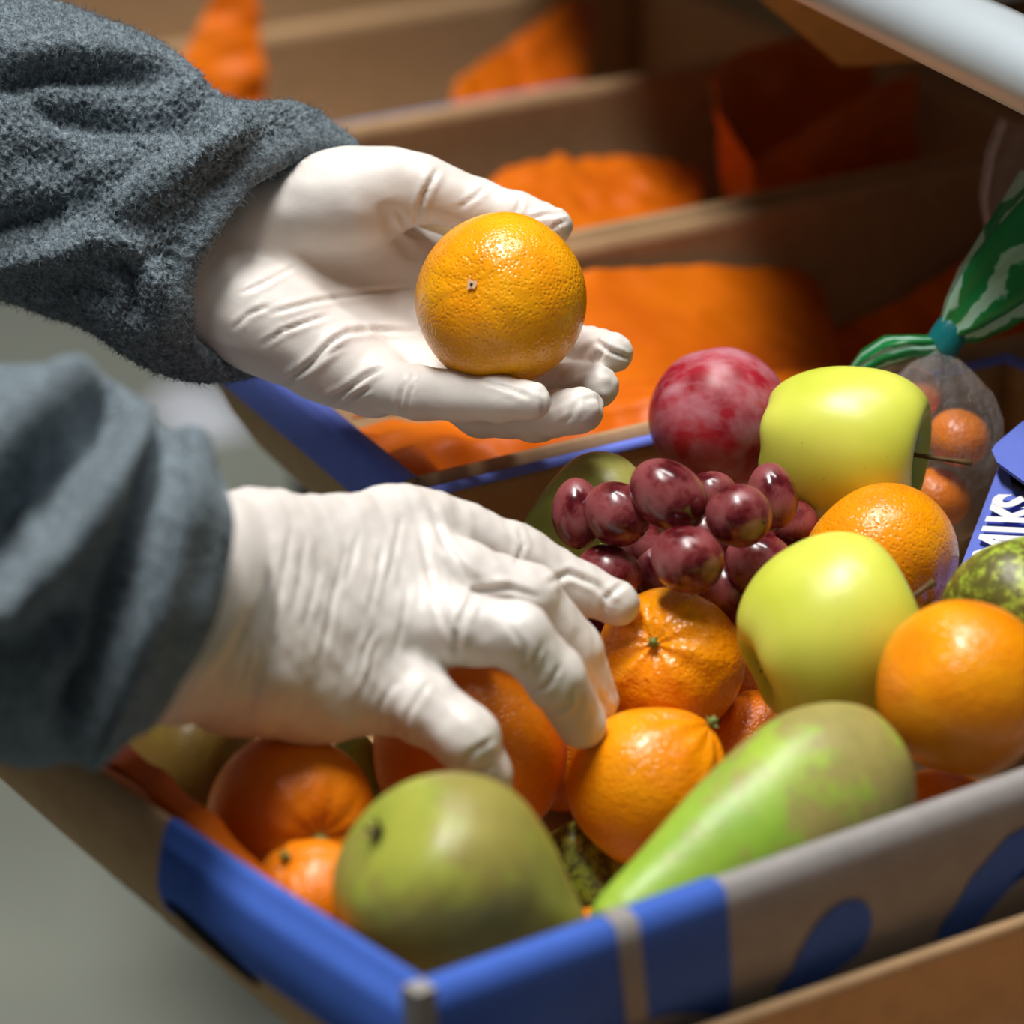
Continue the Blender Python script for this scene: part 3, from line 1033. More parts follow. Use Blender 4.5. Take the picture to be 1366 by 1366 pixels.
def surface_nets(vol, org, h):
    s = vol < 0
    nx, ny, nz = vol.shape
    c = np.zeros((nx - 1, ny - 1, nz - 1), np.int8)
    for i in (0, 1):
        for j in (0, 1):
            for k in (0, 1):
                c += s[i:nx - 1 + i, j:ny - 1 + j, k:nz - 1 + k]
    act = np.argwhere((c > 0) & (c < 8))
    idx = -np.ones(c.shape, np.int64)
    idx[tuple(act.T)] = np.arange(len(act))
    acc = np.zeros((len(act), 3)); cnt = np.zeros(len(act))
    corners = [(i, j, k) for i in (0, 1) for j in (0, 1) for k in (0, 1)]
    for p in corners:
        for ax in range(3):
            if p[ax]:
                continue
            q = list(p); q[ax] = 1
            va = vol[act[:, 0] + p[0], act[:, 1] + p[1], act[:, 2] + p[2]]
            vb = vol[act[:, 0] + q[0], act[:, 1] + q[1], act[:, 2] + q[2]]
            m = (va < 0) != (vb < 0)
            t = va[m] / (va[m] - vb[m])
            pos = np.tile(np.array(p, float), (m.sum(), 1))
            pos[:, ax] += t
            acc[m] += pos; cnt[m] += 1
    V = (act + acc / cnt[:, None]) * h + org
    F = []
    for ax in range(3):
        sl0 = [slice(None)] * 3; sl1 = [slice(None)] * 3
        sl0[ax] = slice(0, -1); sl1[ax] = slice(1, None)
        e = np.argwhere(s[tuple(sl0)] != s[tuple(sl1)])
        u, w = (ax + 1) % 3, (ax + 2) % 3
        ok = (e[:, u] > 0) & (e[:, w] > 0) & (e[:, u] < vol.shape[u] - 1) & (e[:, w] < vol.shape[w] - 1)
        e = e[ok]
        def cell(du, dw):
            q = e.copy(); q[:, u] += du; q[:, w] += dw
            return idx[q[:, 0], q[:, 1], q[:, 2]]
        quad = np.stack([cell(-1, -1), cell(0, -1), cell(0, 0), cell(-1, 0)], 1)
        flip = ~s[e[:, 0], e[:, 1], e[:, 2]]
        quad[flip] = quad[flip][:, ::-1]
        F.append(quad)
    return V, np.vstack(F)


def skin(groups, h, k_all):
    """groups: list of (blend k inside the group, [(a, b, r1, r2), ...]); groups are blended with k_all"""
    allp = np.vstack([np.array([a, b_]) for k, L in groups for a, b_, r1, r2 in L])
    lo, hi = allp.min(0) - 0.034, allp.max(0) + 0.034
    n = np.ceil((hi - lo) / h).astype(int) + 1
    gx, gy, gz = [lo[i] + np.arange(n[i]) * h for i in range(3)]
    vol = np.full(n, 0.05)
    for k, L in groups:
        gv = np.full(n, 0.05)
        for a, b_, r1, r2 in L:
            rr = max(r1, r2) + 0.022
            l_, h_ = np.minimum(a, b_) - rr, np.maximum(a, b_) + rr
            i0 = np.clip(((l_ - lo) / h).astype(int), 0, n); i1 = np.clip(((h_ - lo) / h).astype(int) + 2, 0, n)
            X, Y, Z = np.meshgrid(gx[i0[0]:i1[0]], gy[i0[1]:i1[1]], gz[i0[2]:i1[2]], indexing='ij')
            d = sd_cone(np.stack([X.ravel(), Y.ravel(), Z.ravel()], 1), a, b_, r1, r2).reshape(X.shape)
            sub = gv[i0[0]:i1[0], i0[1]:i1[1], i0[2]:i1[2]]
            sub[...] = smin(sub, d, k)
        vol = smin(vol, gv, k_all)
    return surface_nets(vol, lo, h)


def stroke_dist(px, py, pts):
    pts = np.array(pts, float)
    best = np.full(len(px), 1e9); tt = np.zeros(len(px))
    seg = np.linalg.norm(np.diff(pts, axis=0), axis=1); cum = np.concatenate([[0], np.cumsum(seg)])
    for i in range(len(pts) - 1):
        a, b_ = pts[i], pts[i + 1]
        ab = b_ - a
        t = np.clip(((px - a[0]) * ab[0] + (py - a[1]) * ab[1]) / (ab @ ab), 0, 1)
        d = np.hypot(px - a[0] - t * ab[0], py - a[1] - t * ab[1])
        m = d < best
        best[m] = d[m]; tt[m] = (cum[i] + t[m] * seg[i]) / cum[-1]
    return best, tt


def emboss(V, Nn, strokes):
    """press folds into a surface: each stroke is (points as seen, half width px, height m (+ ridge, - groove), kind)"""
    px, py, d = project(V)
    view = unit(V.mean(0) - CAM)
    face = np.clip((-(Nn @ view) - 0.05) / 0.35, 0, 1)
    disp = np.zeros(len(V))
    for pts, w, h, kind in strokes:
        P = np.array(pts)
        m = (px > P[:, 0].min() - 3 * w) & (px < P[:, 0].max() + 3 * w) & (py > P[:, 1].min() - 3 * w) & (py < P[:, 1].max() + 3 * w) & (face > 0)
        if not m.any():
            continue
        dist, t = stroke_dist(px[m], py[m], pts)
        taper = np.clip(np.minimum(t, 1 - t) / 0.22, 0, 1) ** 0.7 if kind != 'open' else 1.0
        g = np.exp(-(dist / w) ** 2)
        if kind == 'crease':
            g = 1.0 * np.exp(-(dist / (0.55 * w)) ** 2) - 0.55 * np.exp(-((dist - 1.25 * w) / (0.75 * w)) ** 2)
        disp[m] += h * g * taper * face[m]
    return V + Nn * disp[:, None]


def chain(*pts):
    """pts: (px, py, d, radius_m)"""
    return [(at(*p[:3]), at(*q[:3]), p[3], q[3]) for p, q in zip(pts, pts[1:])]


mm = 0.001
person = empty('person', at(-200, 500, 1.2), 'person in grey fleece and white latex gloves, one hand holding up a tangerine', 'person')

# ---- upper hand: palm up, seen from the little-finger side, fingers to the right
h_thumb = chain((430, 268, 1.215, 19 * mm), (520, 245, 1.212, 13.5 * mm), (560, 250, 1.212, 12.5 * mm), (640, 278, 1.212, 10.6 * mm), (690, 290, 1.208, 9.3 * mm), (739, 302, 1.203, 7.2 * mm))
h_index = chain((566, 365, 1.238, 12 * mm), (660, 430, 1.230, 10 * mm), (745, 455, 1.218, 8.6 * mm), (818, 470, 1.192, 7.6 * mm))
h_middle = chain((548, 430, 1.234, 11 * mm), (660, 490, 1.222, 10 * mm), (735, 510, 1.203, 8.8 * mm), (798, 515, 1.180, 8.0 * mm))
h_ring = chain((525, 470, 1.220, 11 * mm), (640, 548, 1.198, 9.8 * mm), (715, 556, 1.178, 9.0 * mm), (775, 547, 1.160, 8.6 * mm))
h_pinky = chain((500, 512, 1.196, 10.6 * mm), (560, 524, 1.178, 9.9 * mm), (610, 528, 1.166, 9.3 * mm), (665, 532, 1.157, 8.4 * mm), (711, 535, 1.150, 7.0 * mm))
palm = []
W0 = [(300, 290), (300, 330), (300, 370), (300, 415)]
palm += chain((250, 300, 1.228, 21 * mm), (370, 300, 1.232, 17 * mm), (566, 352, 1.238, 13 * mm))
palm += chain((250, 340, 1.224, 23 * mm), (370, 350, 1.230, 16 * mm), (545, 428, 1.236, 12.5 * mm))
palm += chain((250, 370, 1.218, 23 * mm), (370, 395, 1.222, 16 * mm), (522, 470, 1.222, 12.5 * mm))
palm += chain((250, 390, 1.210, 22 * mm), (370, 435, 1.208, 17 * mm), (495, 508, 1.200, 12 * mm))
palm += chain((345, 425, 1.205, 17 * mm), (440, 480, 1.203, 13.5 * mm), (500, 508, 1.200, 11 * mm))        # heel on the little-finger side
palm += chain((350, 285, 1.216, 17 * mm), (470, 268, 1.214, 17.5 * mm), (540, 255, 1.214, 13 * mm))        # ball of the thumb
V, F = skin([(0.010, palm), (0.003, h_thumb), (0.003, h_index), (0.003, h_middle), (0.003, h_ring), (0.003, h_pinky)], 1.15 * mm, 0.005)
Nn = vnormals(V, F)
c1 = lambda L: [(230 + x * 0.476, 150 + y * 0.476) for x, y in L]
S = [
    (c1([(190, 510), (270, 470), (345, 430)]), 5, -0.7 * mm, 'crease'), (c1([(165, 610), (215, 565), (275, 540)]), 5, -0.6 * mm, 'crease'),
    (c1([(245, 655), (310, 612), (400, 580), (445, 565)]), 5, -0.8 * mm, 'crease'), (c1([(270, 565), (400, 530), (560, 502), (680, 490)]), 5.5, -0.9 * mm, 'crease'),
    (c1([(300, 770), (390, 700), (450, 640), (490, 615), (560, 610), (690, 612)]), 6, -1.6 * mm, 'crease'),
    (c1([(395, 825), (480, 785), (540, 740), (610, 703)]), 6, -1.5 * mm, 'crease'), (c1([(350, 740), (420, 690), (480, 650)]), 5, -0.8 * mm, 'crease'),
    (c1([(470, 840), (500, 800), (560, 770)]), 5, -1.0 * mm, 'crease'), (c1([(490, 620), (440, 680), (380, 760)]), 7, 0.7 * mm, 'ridge'),
    (c1([(632, 850), (640, 790), (668, 730)]), 5, -0.9 * mm, 'crease'), (c1([(655, 850), (665, 790), (690, 735)]), 4, -0.6 * mm, 'crease'),
    (c1([(850, 745), (920, 765), (1010, 800)]), 5, -0.6 * mm, 'crease'), (c1([(1000, 760), (1035, 790), (1040, 850)]), 5, -0.7 * mm, 'crease'),
    (c1([(678, 320), (705, 230), (745, 155)]), 6, -1.5 * mm, 'crease'), (c1([(630, 270), (660, 330), (700, 355)]), 6, -1.3 * mm, 'crease'),
    (c1([(800, 270), (850, 235), (880, 205)]), 5, -0.6 * mm, 'crease'), (c1([(960, 290), (975, 250), (970, 225)]), 5, -0.9 * mm, 'crease'),
    (c1([(1000, 300), (1050, 285), (1100, 285)]), 5, -0.8 * mm, 'crease'), (c1([(1050, 335), (1085, 310), (1115, 300)]), 4, -0.8 * mm, 'crease'),
    (c1([(1185, 640), (1230, 670), (1285, 690)]), 5, -1.4 * mm, 'crease'), (c1([(1190, 700), (1210, 660), (1220, 630)]), 5, -0.9 * mm, 'crease'),
    (c1([(1140, 790), (1120, 850), (1080, 880)]), 5, -0.6 * mm, 'crease'), (c1([(1150, 800), (1200, 800), (1205, 850)]), 5, -0.6 * mm, 'crease'),
    (c1([(795, 875), (800, 920)]), 4, -0.6 * mm, 'open'), (c1([(590, 250), (620, 330), (660, 390), (700, 410)]), 12, -1.6 * mm, 'ridge')]
V = emboss(V, Nn, S)
px_, py_, d_ = project(V)
tips = np.clip((px_ - 640) / 120, 0, 1)
V = V + Nn * (0.16 * mm * wave(V, 0.012, 31, 14) + tips * 0.22 * mm * wave(V, 0.006, 32, 14))[:, None]
hand_up = child_world(mesh('gloved_hand', V, F, M_GLOVE), person)
hand_up['label'] = 'open gloved palm holding the tangerine'

# ---- lower hand: back of the hand seen, fingers closing over a mandarin
g_index = chain((520, 700, 1.088, 14 * mm), (610, 712, 1.100, 11.5 * mm), (690, 742, 1.108, 10.8 * mm), (765, 782, 1.112, 9.6 * mm), (826, 806, 1.112, 7.6 * mm))
g_middle = chain((530, 760, 1.078, 14 * mm), (620, 770, 1.078, 12 * mm), (706, 795, 1.080, 10.6 * mm), (765, 865, 1.090, 9.6 * mm), (795, 935, 1.100, 8.0 * mm))
g_ring = chain((530, 830, 1.066, 14 * mm), (610, 838, 1.056, 12.2 * mm), (692, 848, 1.052, 11.0 * mm), (742, 905, 1.058, 10.0 * mm), (776, 966, 1.072, 8.6 * mm))
g_pinky = chain((490, 910, 1.058, 14 * mm), (560, 940, 1.050, 12.2 * mm), (622, 984, 1.044, 10.6 * mm), (645, 1030, 1.050, 9.2 * mm), (655, 1078, 1.062, 7.6 * mm))
g_thumb = chain((420, 740, 1.095, 15 * mm), (500, 770, 1.120, 12 * mm), (590, 810, 1.138, 10 * mm), (660, 850, 1.140, 8 * mm))
back = []
back += chain((190, 760, 1.010, 23 * mm), (340, 730, 1.044, 17 * mm), (560, 706, 1.094, 13.5 * mm))
back += chain((190, 810, 1.004, 24 * mm), (340, 785, 1.036, 17 * mm), (570, 768, 1.080, 13.5 * mm))
back += chain((190, 850, 1.004, 24 * mm), (340, 845, 1.032, 17 * mm), (560, 832, 1.066, 13.5 * mm))
back += chain((190, 875, 1.010, 22 * mm), (340, 895, 1.032, 16.5 * mm), (515, 912, 1.058, 14 * mm))
back += chain((300, 915, 1.040, 14.5 * mm), (420, 925, 1.048, 13.5 * mm), (500, 915, 1.062, 13 * mm))
V, F = skin([(0.012, back), (0.003, g_thumb), (0.003, g_index), (0.003, g_middle), (0.003, g_ring), (0.003, g_pinky)], 1.15 * mm, 0.006)
Nn = vnormals(V, F)
c2 = lambda L: [(150 + x * 0.549, 600 + y * 0.549) for x, y in L]
S = []
rr = np.random.RandomState(5)
for k in range(13):
    x = 330 + k * 32 + rr.uniform(-8, 8)
    y0 = 150 + rr.uniform(0, 330); ln = rr.uniform(120, 220)
    S.append((c2([(x + 15, y0), (x, y0 + ln * 0.5), (x - 22, y0 + ln)]), 6, -0.45 * mm, 'crease'))
S += [(c2([(745, 190), (770, 300), (800, 400), (830, 490)]), 7, -1.0 * mm, 'crease'), (c2([(770, 140), (810, 230), (870, 320)]), 8, -1.3 * mm, 'crease'),
      (c2([(830, 520), (845, 420), (880, 345), (960, 335), (1040, 360)]), 7, -1.5 * mm, 'crease'), (c2([(800, 250), (880, 300), (1000, 350)]), 10, 1.0 * mm, 'ridge'),
      (c2([(790, 300), (815, 400), (825, 470)]), 6, -0.8 * mm, 'crease'), (c2([(700, 720), (720, 640), (770, 560)]), 6, -0.7 * mm, 'crease'),
      (c2([(640, 700), (650, 620), (690, 560)]), 6, -0.6 * mm, 'crease'), (c2([(600, 560), (610, 490), (640, 430)]), 6, -0.6 * mm, 'crease'),
      (c2([(985, 545), (1020, 520), (1045, 470)]), 5, -0.8 * mm, 'crease'), (c2([(1015, 595), (1060, 570), (1090, 520)]), 5, -0.9 * mm, 'crease'),
      (c2([(1060, 640), (1110, 620), (1120, 580)]), 5, -0.9 * mm, 'crease'), (c2([(1010, 560), (1000, 480), (960, 420)]), 6, -0.6 * mm, 'crease'),
      (c2([(980, 280), (1000, 230), (985, 190)]), 5, -1.0 * mm, 'crease'), (c2([(1050, 330), (1110, 300), (1180, 330), (1220, 380)]), 7, -1.0 * mm, 'crease'),
      (c2([(1180, 430), (1200, 360), (1250, 320)]), 6, -0.9 * mm, 'crease'), (c2([(1180, 580), (1200, 620), (1215, 640)]), 5, -1.0 * mm, 'crease'),
      (c2([(830, 780), (880, 730), (930, 700)]), 6, -0.7 * mm, 'crease'), (c2([(815, 790), (860, 780), (930, 770)]), 5, -0.6 * mm, 'crease')]
V = emboss(V, Nn, S)
V = V + Nn * (0.25 * mm * wave(V * np.array([2.2, 1, 1]), 0.016, 41, 14) + 0.12 * mm * wave(V, 0.006, 42, 14))[:, None]
hand_lo = child_world(mesh('gloved_hand', V, F, M_GLOVE), person)
hand_lo['label'] = 'gloved hand reaching down over a mandarin'


# ---- sleeves: a tube through stations given by their two outline points, with pressed folds and a rolled hem
def sleeve(name, stations, strokes, na, ns, hem, nap, seed, nap_scale=0.0026, flat=0.8, smooth=4):
    """stations: (x_top, y_top, x_bot, y_bot, d, sx, sy), sx, sy: how far the near side is set over; hem: (roll radius m, inner length m)"""
    st = np.array(stations, float)
    s = np.linspace(0, 1, ns)
    key = np.linspace(0, 1, len(st))
    # smooth interpolation (Catmull-Rom)
    def cr(c):
        y = st[:, c]
        m = np.gradient(y, key)
        i = np.clip(np.searchsorted(key, s, 'right') - 1, 0, len(key) - 2)
        hh_ = key[i + 1] - key[i]
        t = (s - key[i]) / hh_
        return (2 * t**3 - 3 * t**2 + 1) * y[i] + (t**3 - 2 * t**2 + t) * hh_ * m[i] + (-2 * t**3 + 3 * t**2) * y[i + 1] + (t**3 - t**2) * hh_ * m[i + 1]
    xt, yt, xb, yb, dd_, kx, ky = [cr(c) for c in range(7)]
    A = np.linspace(0, 2 * math.pi, na, endpoint=False)
    rings = []
    cen, up_, dep_ = [], [], []
    for i in range(ns):
        T, B = at(xt[i], yt[i], dd_[i]), at(xb[i], yb[i], dd_[i])
        c = (T + B) / 2
        u = (T - B) / 2
        cen.append(c); up_.append(u)
    cen = np.array(cen); up_ = np.array(up_)
    for i in range(ns):
        tan = unit(cen[min(i + 1, ns - 1)] - cen[max(i - 1, 0)])
        w = np.cross(tan, up_[i]); w = unit(w) * np.linalg.norm(up_[i]) * flat
        if np.dot(w, FW) > 0:
            w = -w
        w = w + (RT * kx[i] - UP * ky[i]) * dd_[i] / F_PX
        rings.append(cen[i] + np.cos(A)[:, None] * up_[i] + np.sin(A)[:, None] * w)
    # the rolled hem: the wall turns in over a small radius and goes back inside
    tan = unit(cen[-1] - cen[-4])
    last = rings[-1]
    r = hem[0]
    rad = last - cen[-1]
    rl = np.linalg.norm(rad, axis=1, keepdims=True)
    inn = -rad / rl
    for a in np.linspace(0.25, 1.0, 7) * math.pi:
        rings.append(last + inn * r * (1 - math.cos(a)) + tan * r * math.sin(a))
    for k in (0.25, 0.5, 0.75, 1.0):
        rings.append(last + inn * (2 * r + 0.001 * k) - tan * hem[1] * k)
    nr = len(rings)
    V = np.vstack(rings)
    F = np.array(grid_faces(nr, na, True))
    Nn = vnormals(V, F)
    if np.dot(Nn[na // 4 + 10 * na], V[na // 4 + 10 * na] - cen[10]) < 0:
        F = F[:, ::-1]; Nn = -Nn
    V = emboss(V, Nn, strokes)
    G = V.reshape(nr, na, 3)
    for _ in range(smooth):                       # ease the folds
        G = 0.5 * G + 0.25 * (np.roll(G, 1, 1) + np.roll(G, -1, 1))
        G[1:ns - 1] = 0.5 * G[1:ns - 1] + 0.25 * (G[:ns - 2] + G[2:ns])
    V = G.reshape(-1, 3)
    Nn = vnormals(V, F)
    V = V + Nn * (0.9 * mm * wave(V, 0.035, seed, 12))[:, None]
    if nap:
        n1 = wave(V, nap_scale, seed + 1, 40)
        n2 = wave(V, nap_scale * 0.6, seed + 2, 40)
        fade = np.ones((nr, na)); fade[ns:] = 0.35
        V = V + Nn * (nap * (np.abs(n1) * 0.9 + 0.5 * n2) * fade.ravel())[:, None]
    o = mesh(name, V, F, M_FLEECE)
    return child_world(o, person)


up_st = [(-1300, -420, -1150, 30, 1.34, 0, 0), (-900, -260, -860, 230, 1.31, 0, 0), (-500, -120, -520, 330, 1.28, 0, 0), (-250, -62, -300, 372, 1.25, 0, 0), (-60, -22, -120, 394, 1.23, 0, 0), (60, 2, -20, 398, 1.222, 0, 0),
         (160, 40, 70, 420, 1.218, -20, 5), (250, 108, 140, 446, 1.214, -60, 8), (318, 140, 200, 478, 1.212, -88, 10), (380, 140, 258, 506, 1.210, -112, 14), (416, 168, 300, 508, 1.210, -122, 18)]
up_fold = [
    ([(-40, 60), (60, 55), (150, 75), (235, 118)], 34, 7.0 * mm, 'open'), ([(-20, 122), (60, 100), (150, 106), (250, 128)], 13, -7.8 * mm, 'ridge'),
    ([(-20, 95), (80, 84), (180, 104), (290, 150)], 20, 4.7 * mm, 'ridge'), ([(40, 150), (130, 165), (220, 172), (310, 166)], 16, -7.0 * mm, 'ridge'),
    ([(345, 150), (270, 205), (200, 255), (130, 315)], 24, 8.5 * mm, 'ridge'), ([(250, 170), (170, 215), (90, 230)], 20, 3.9 * mm, 'ridge'),
    ([(-10, 350), (70, 338), (130, 322), (180, 330)], 18, 7.0 * mm, 'open'), ([(-20, 305), (60, 290), (110, 270)], 20, -5.4 * mm, 'open'),
    ([(150, 335), (175, 370), (180, 430)], 15, -7.0 * mm, 'ridge'), ([(200, 345), (215, 400), (225, 470)], 20, 6.2 * mm, 'ridge'), ([(60, 390), (110, 380), (160, 400)], 16, -3.9 * mm, 'ridge'),
    ([(0, 215), (70, 210), (130, 250)], 24, -3.9 * mm, 'ridge'),
    ([(8, 110), (60, 145), (110, 185), (170, 198), (225, 218)], 2.2, -2.3 * mm, 'open'), ([(150, 325), (200, 335), (245, 348)], 2.0, -1.9 * mm, 'open'),
    ([(318, 262), (285, 300), (250, 345), (245, 420)], 9, 2.5 * mm, 'open')]
slv = sleeve('fleece_sleeve', up_st, up_fold, 560, 330, (6.5 * mm, 0.05), 0.75 * mm, 51, nap_scale=0.0036)
slv['label'] = 'grey fleece sleeve in focus, thick rolled cuff'

lo_st = [(-1300, 160, -1250, 800, 1.05, 0, 0), (-900, 300, -860, 940, 1.02, 0, 0), (-500, 420, -480, 1000, 1.00, 0, 0), (-250, 460, -230, 1020, 0.99, 0, 0), (-60, 478, -100, 1022, 0.970, 0, 0), (60, 488, -10, 1018, 0.972, 0, 0),
         (150, 508, 30, 1024, 0.976, 5, 0), (212, 566, 56, 1018, 0.980, 12, 0), (246, 582, 96, 1006, 0.982, 20, 0), (262, 610, 122, 990, 0.984, 26, 0)]
lo_fold = [
    ([(-60, 650), (40, 560), (110, 505)], 34, 13 * mm, 'open'), ([(-60, 800), (0, 740), (63, 643), (159, 526)], 26, -26 * mm, 'open'),
    ([(-60, 890), (40, 790), (120, 690), (180, 600), (195, 555)], 34, 15 * mm, 'open'), ([(-60, 900), (0, 872), (84, 825)], 26, -20 * mm, 'open'), ([(-40, 960), (30, 900)], 34, -14 * mm, 'open'),
    ([(214, 565), (205, 610), (180, 702), (147, 802), (134, 878), (95, 950)], 12, -24 * mm, 'open'), ([(76, 820), (55, 890), (36, 970)], 18, 12 * mm, 'ridge'),
    ([(262, 590), (238, 700), (206, 800), (170, 900), (120, 985)], 32, 9 * mm, 'open')]
slv2 = sleeve('fleece_sleeve', lo_st, lo_fold, 300, 220, (5.0 * mm, 0.05), 0.30 * mm, 61, nap_scale=0.004, flat=1.0, smooth=22)
slv2['label'] = 'blurred grey fleece sleeve nearest the camera'


# short standing pile of the fleece on the sleeve that is in focus
def pile(o, count, length, seed):
    mod = o.modifiers.new('pile', 'PARTICLE_SYSTEM')
    ps = mod.particle_system
    st_ = ps.settings
    st_.type = 'HAIR'
    st_.count = count
    st_.hair_length = length
    st_.hair_step = 3
    st_.display_step = 2
    st_.render_step = 2
    st_.brownian_factor = length * 0.9
    st_.factor_random = length * 0.35
    st_.root_radius = 0.16
    st_.tip_radius = 0.06
    st_.radius_scale = 0.001
    ps.seed = seed


pile(slv, 120000, 0.0010, 3)

# bunched rim of the lower glove just inside the cuff
cuff = []
for i in range(60):
    a = 2 * math.pi * i / 60
    cuff.append(a)
rings = []
T0, B0 = at(290, 652, 1.016), at(196, 962, 1.006)
cc, uu = (T0 + B0) / 2, (T0 - B0) / 2
tan = unit(at(420, 800, 1.04) - at(200, 800, 1.005))
ww = unit(np.cross(tan, uu)) * np.linalg.norm(uu) * 0.76
V = []
for k, (o_, r_) in enumerate(((-0.014, 0.98), (-0.009, 1.03), (-0.005, 0.99), (0.0, 1.035), (0.005, 0.985), (0.010, 0.93))):
    for a in cuff:
        q = r_ * (1 + 0.012 * math.sin(5 * a + k * 1.3) + 0.01 * math.sin(11 * a + k * 2.1))
        V.append(cc + tan * (o_ + 0.002 * math.sin(3 * a + k)) + (math.cos(a) * uu + math.sin(a) * ww) * q)
cf = child_world(mesh('glove_cuff', np.array(V), grid_faces(6, 60, True), M_GLOVE), person)


# ------------------------------------------------------------------ orange bags in the trays
def bag_sheet(name, label, rows, seed, crumple=0.004, thick=0.0012, nu=60, nv=60, parent=None):
    """a crumpled sheet through a grid of control points (rows of (px, py, d))"""
    C = np.array([[at(*p) for p in r] for r in rows])
    R_, K = C.shape[:2]
    u = np.linspace(0, R_ - 1, nu); v = np.linspace(0, K - 1, nv)
    def interp(Cx, t):
        n = len(Cx)
        i = np.clip(np.floor(t).astype(int), 0, n - 2)
        f = (t - i)[:, None, None]
        f = f * f * (3 - 2 * f) * 0.5 + f * 0.5
        return Cx[i] * (1 - f) + Cx[i + 1] * f
    G = interp(C, u)
    G = interp(G.transpose(1, 0, 2), v).transpose(1, 0, 2)
    V = G.reshape(-1, 3)
    F = np.array(grid_faces(nu, nv))
    Nn = vnormals(V, F)
    V = V + Nn * (crumple * (np.abs(wave(V, 0.05, seed, 8)) - 0.6) + 0.35 * crumple * wave(V, 0.02, seed + 1, 10))[:, None]
    o = mesh(name, V, F, M_BAG)
    sm = o.modifiers.new('thickness', 'SOLIDIFY'); sm.thickness = thick
    if parent:
        child_world(o, parent)
        return o
    o.location = (0, 0, 0)
    return tag(o, label, 'bag')


def srow(s_, *pts):
    """a row of control points standing on the upright plane s_ across the rows, given as seen"""
    out = []
    for x, y in pts:
        out.append((x, y, float((on_s(x, y, s_) - CAM) @ FW)))
    return out


bag_sheet('orange_bag', 'orange bag spread in the tray straight behind the fruit box', [
    srow(s3 - 0.125, (450, 572), (630, 556), (770, 516), (900, 500), (1010, 500), (1130, 504)),
    srow(s3 - 0.14, (472, 588), (635, 566), (775, 526), (900, 508), (1015, 506), (1140, 508)),
    srow(s3 - 0.165, (505, 614), (650, 592), (785, 556), (900, 530), (1020, 518), (1150, 512)),
    srow(0.030, (572, 668), (690, 658), (800, 640), (900, 610), (1030, 590), (1160, 570))], 71, 0.0035)
bag_sheet('orange_bag', 'upright flat orange bag in front of the shaded tray wall', [
    srow(s3 - 0.022, (700, 374), (800, 362), (930, 357), (1060, 360), (1088, 372)),
    srow(s3 - 0.030, (690, 388), (800, 378), (930, 373), (1072, 376), (1096, 392)),
    srow(s3 - 0.070, (640, 455), (800, 450), (930, 446), (1082, 448), (1112, 455)),
    srow(s3 - 0.115, (470, 560), (640, 535), (800, 524), (1000, 512), (1130, 512))], 72, 0.0012)
bag_sheet('orange_bag', 'dark orange bag in the shade behind the tied clear bag', [
    srow(s3 - 0.03, (1110, 440), (1180, 415), (1260, 365), (1340, 315), (1420, 300)),
    srow(s3 - 0.045, (1115, 480), (1190, 460), (1270, 430), (1350, 400), (1430, 390)),
    srow(s3 - 0.09, (1120, 560), (1200, 545), (1280, 530), (1360, 520), (1440, 510))], 73, 0.004)
bag_sheet('orange_bag', 'orange bag lying low in the second tray, behind the thumb', [
    srow(s3 + 0.15, (640, 240), (680, 226), (760, 214), (860, 214), (930, 232)),
    srow(s3 + 0.10, (640, 280), (680, 258), (770, 250), (860, 248), (935, 262)),
    srow(s3 + 0.03, (650, 370), (700, 345), (780, 325), (870, 315), (935, 300))], 74, 0.0035)
# the big open bag: a sheet bent round into a sack, its mouth open to the top and left
def wrap(*cols):
    """control columns (px, top py, bottom py, distance across the rows)"""
    rows = []
    for k in (0.0, 0.12, 0.5, 1.0):
        rows.append([(x + dx * k, a + (b_ - a) * k, float((on_s(x + dx * k, a + (b_ - a) * k, q) - CAM) @ FW)) for x, dx, a, b_, q in cols])
    return rows


bag_sheet('orange_bag', 'big open orange bag with a dark mouth, standing in the shaded tray', wrap(
    (1222, 0, 96, 242, s3 + 0.055), (1160, 2, 124, 250, s3 + 0.048), (1085, 2, 168, 262, s3 + 0.045), (1005, 0, 222, 272, s3 + 0.050), (955, 10, 150, 280, s3 + 0.072), (948, 22, 105, 285, s3 + 0.100),
    (985, 10, 68, 285, s3 + 0.130), (1085, 0, 42, 280, s3 + 0.145), (1165, 0, 60, 270, s3 + 0.140)), 81, 0.002, nu=40, nv=110)
S4 = max(s4, s3 + 0.215)
bag_sheet('orange_bag', 'torn orange bag corner leaning over the third tray', [
    srow(S4 + 0.13, (770, -10), (785, 0), (800, 10)),
    srow(S4 + 0.10, (690, 50), (740, 60), (790, 60)),
    srow(S4 + 0.05, (608, 110), (690, 130), (780, 110)),
    srow(S4 + 0.03, (600, 150), (690, 165), (780, 150))], 75, 0.003)
bag_sheet('orange_bag', 'pointed orange bag rising behind the upper grey cuff', [
    srow(S4 + 0.12, (300, -40), (312, -45), (330, -40)),
    srow(S4 + 0.11, (268, 30), (310, 20), (345, 20)),
    srow(S4 + 0.09, (232, 100), (300, 100), (352, 100)),
    srow(S4 + 0.08, (210, 180), (300, 190), (356, 190))], 76, 0.003)
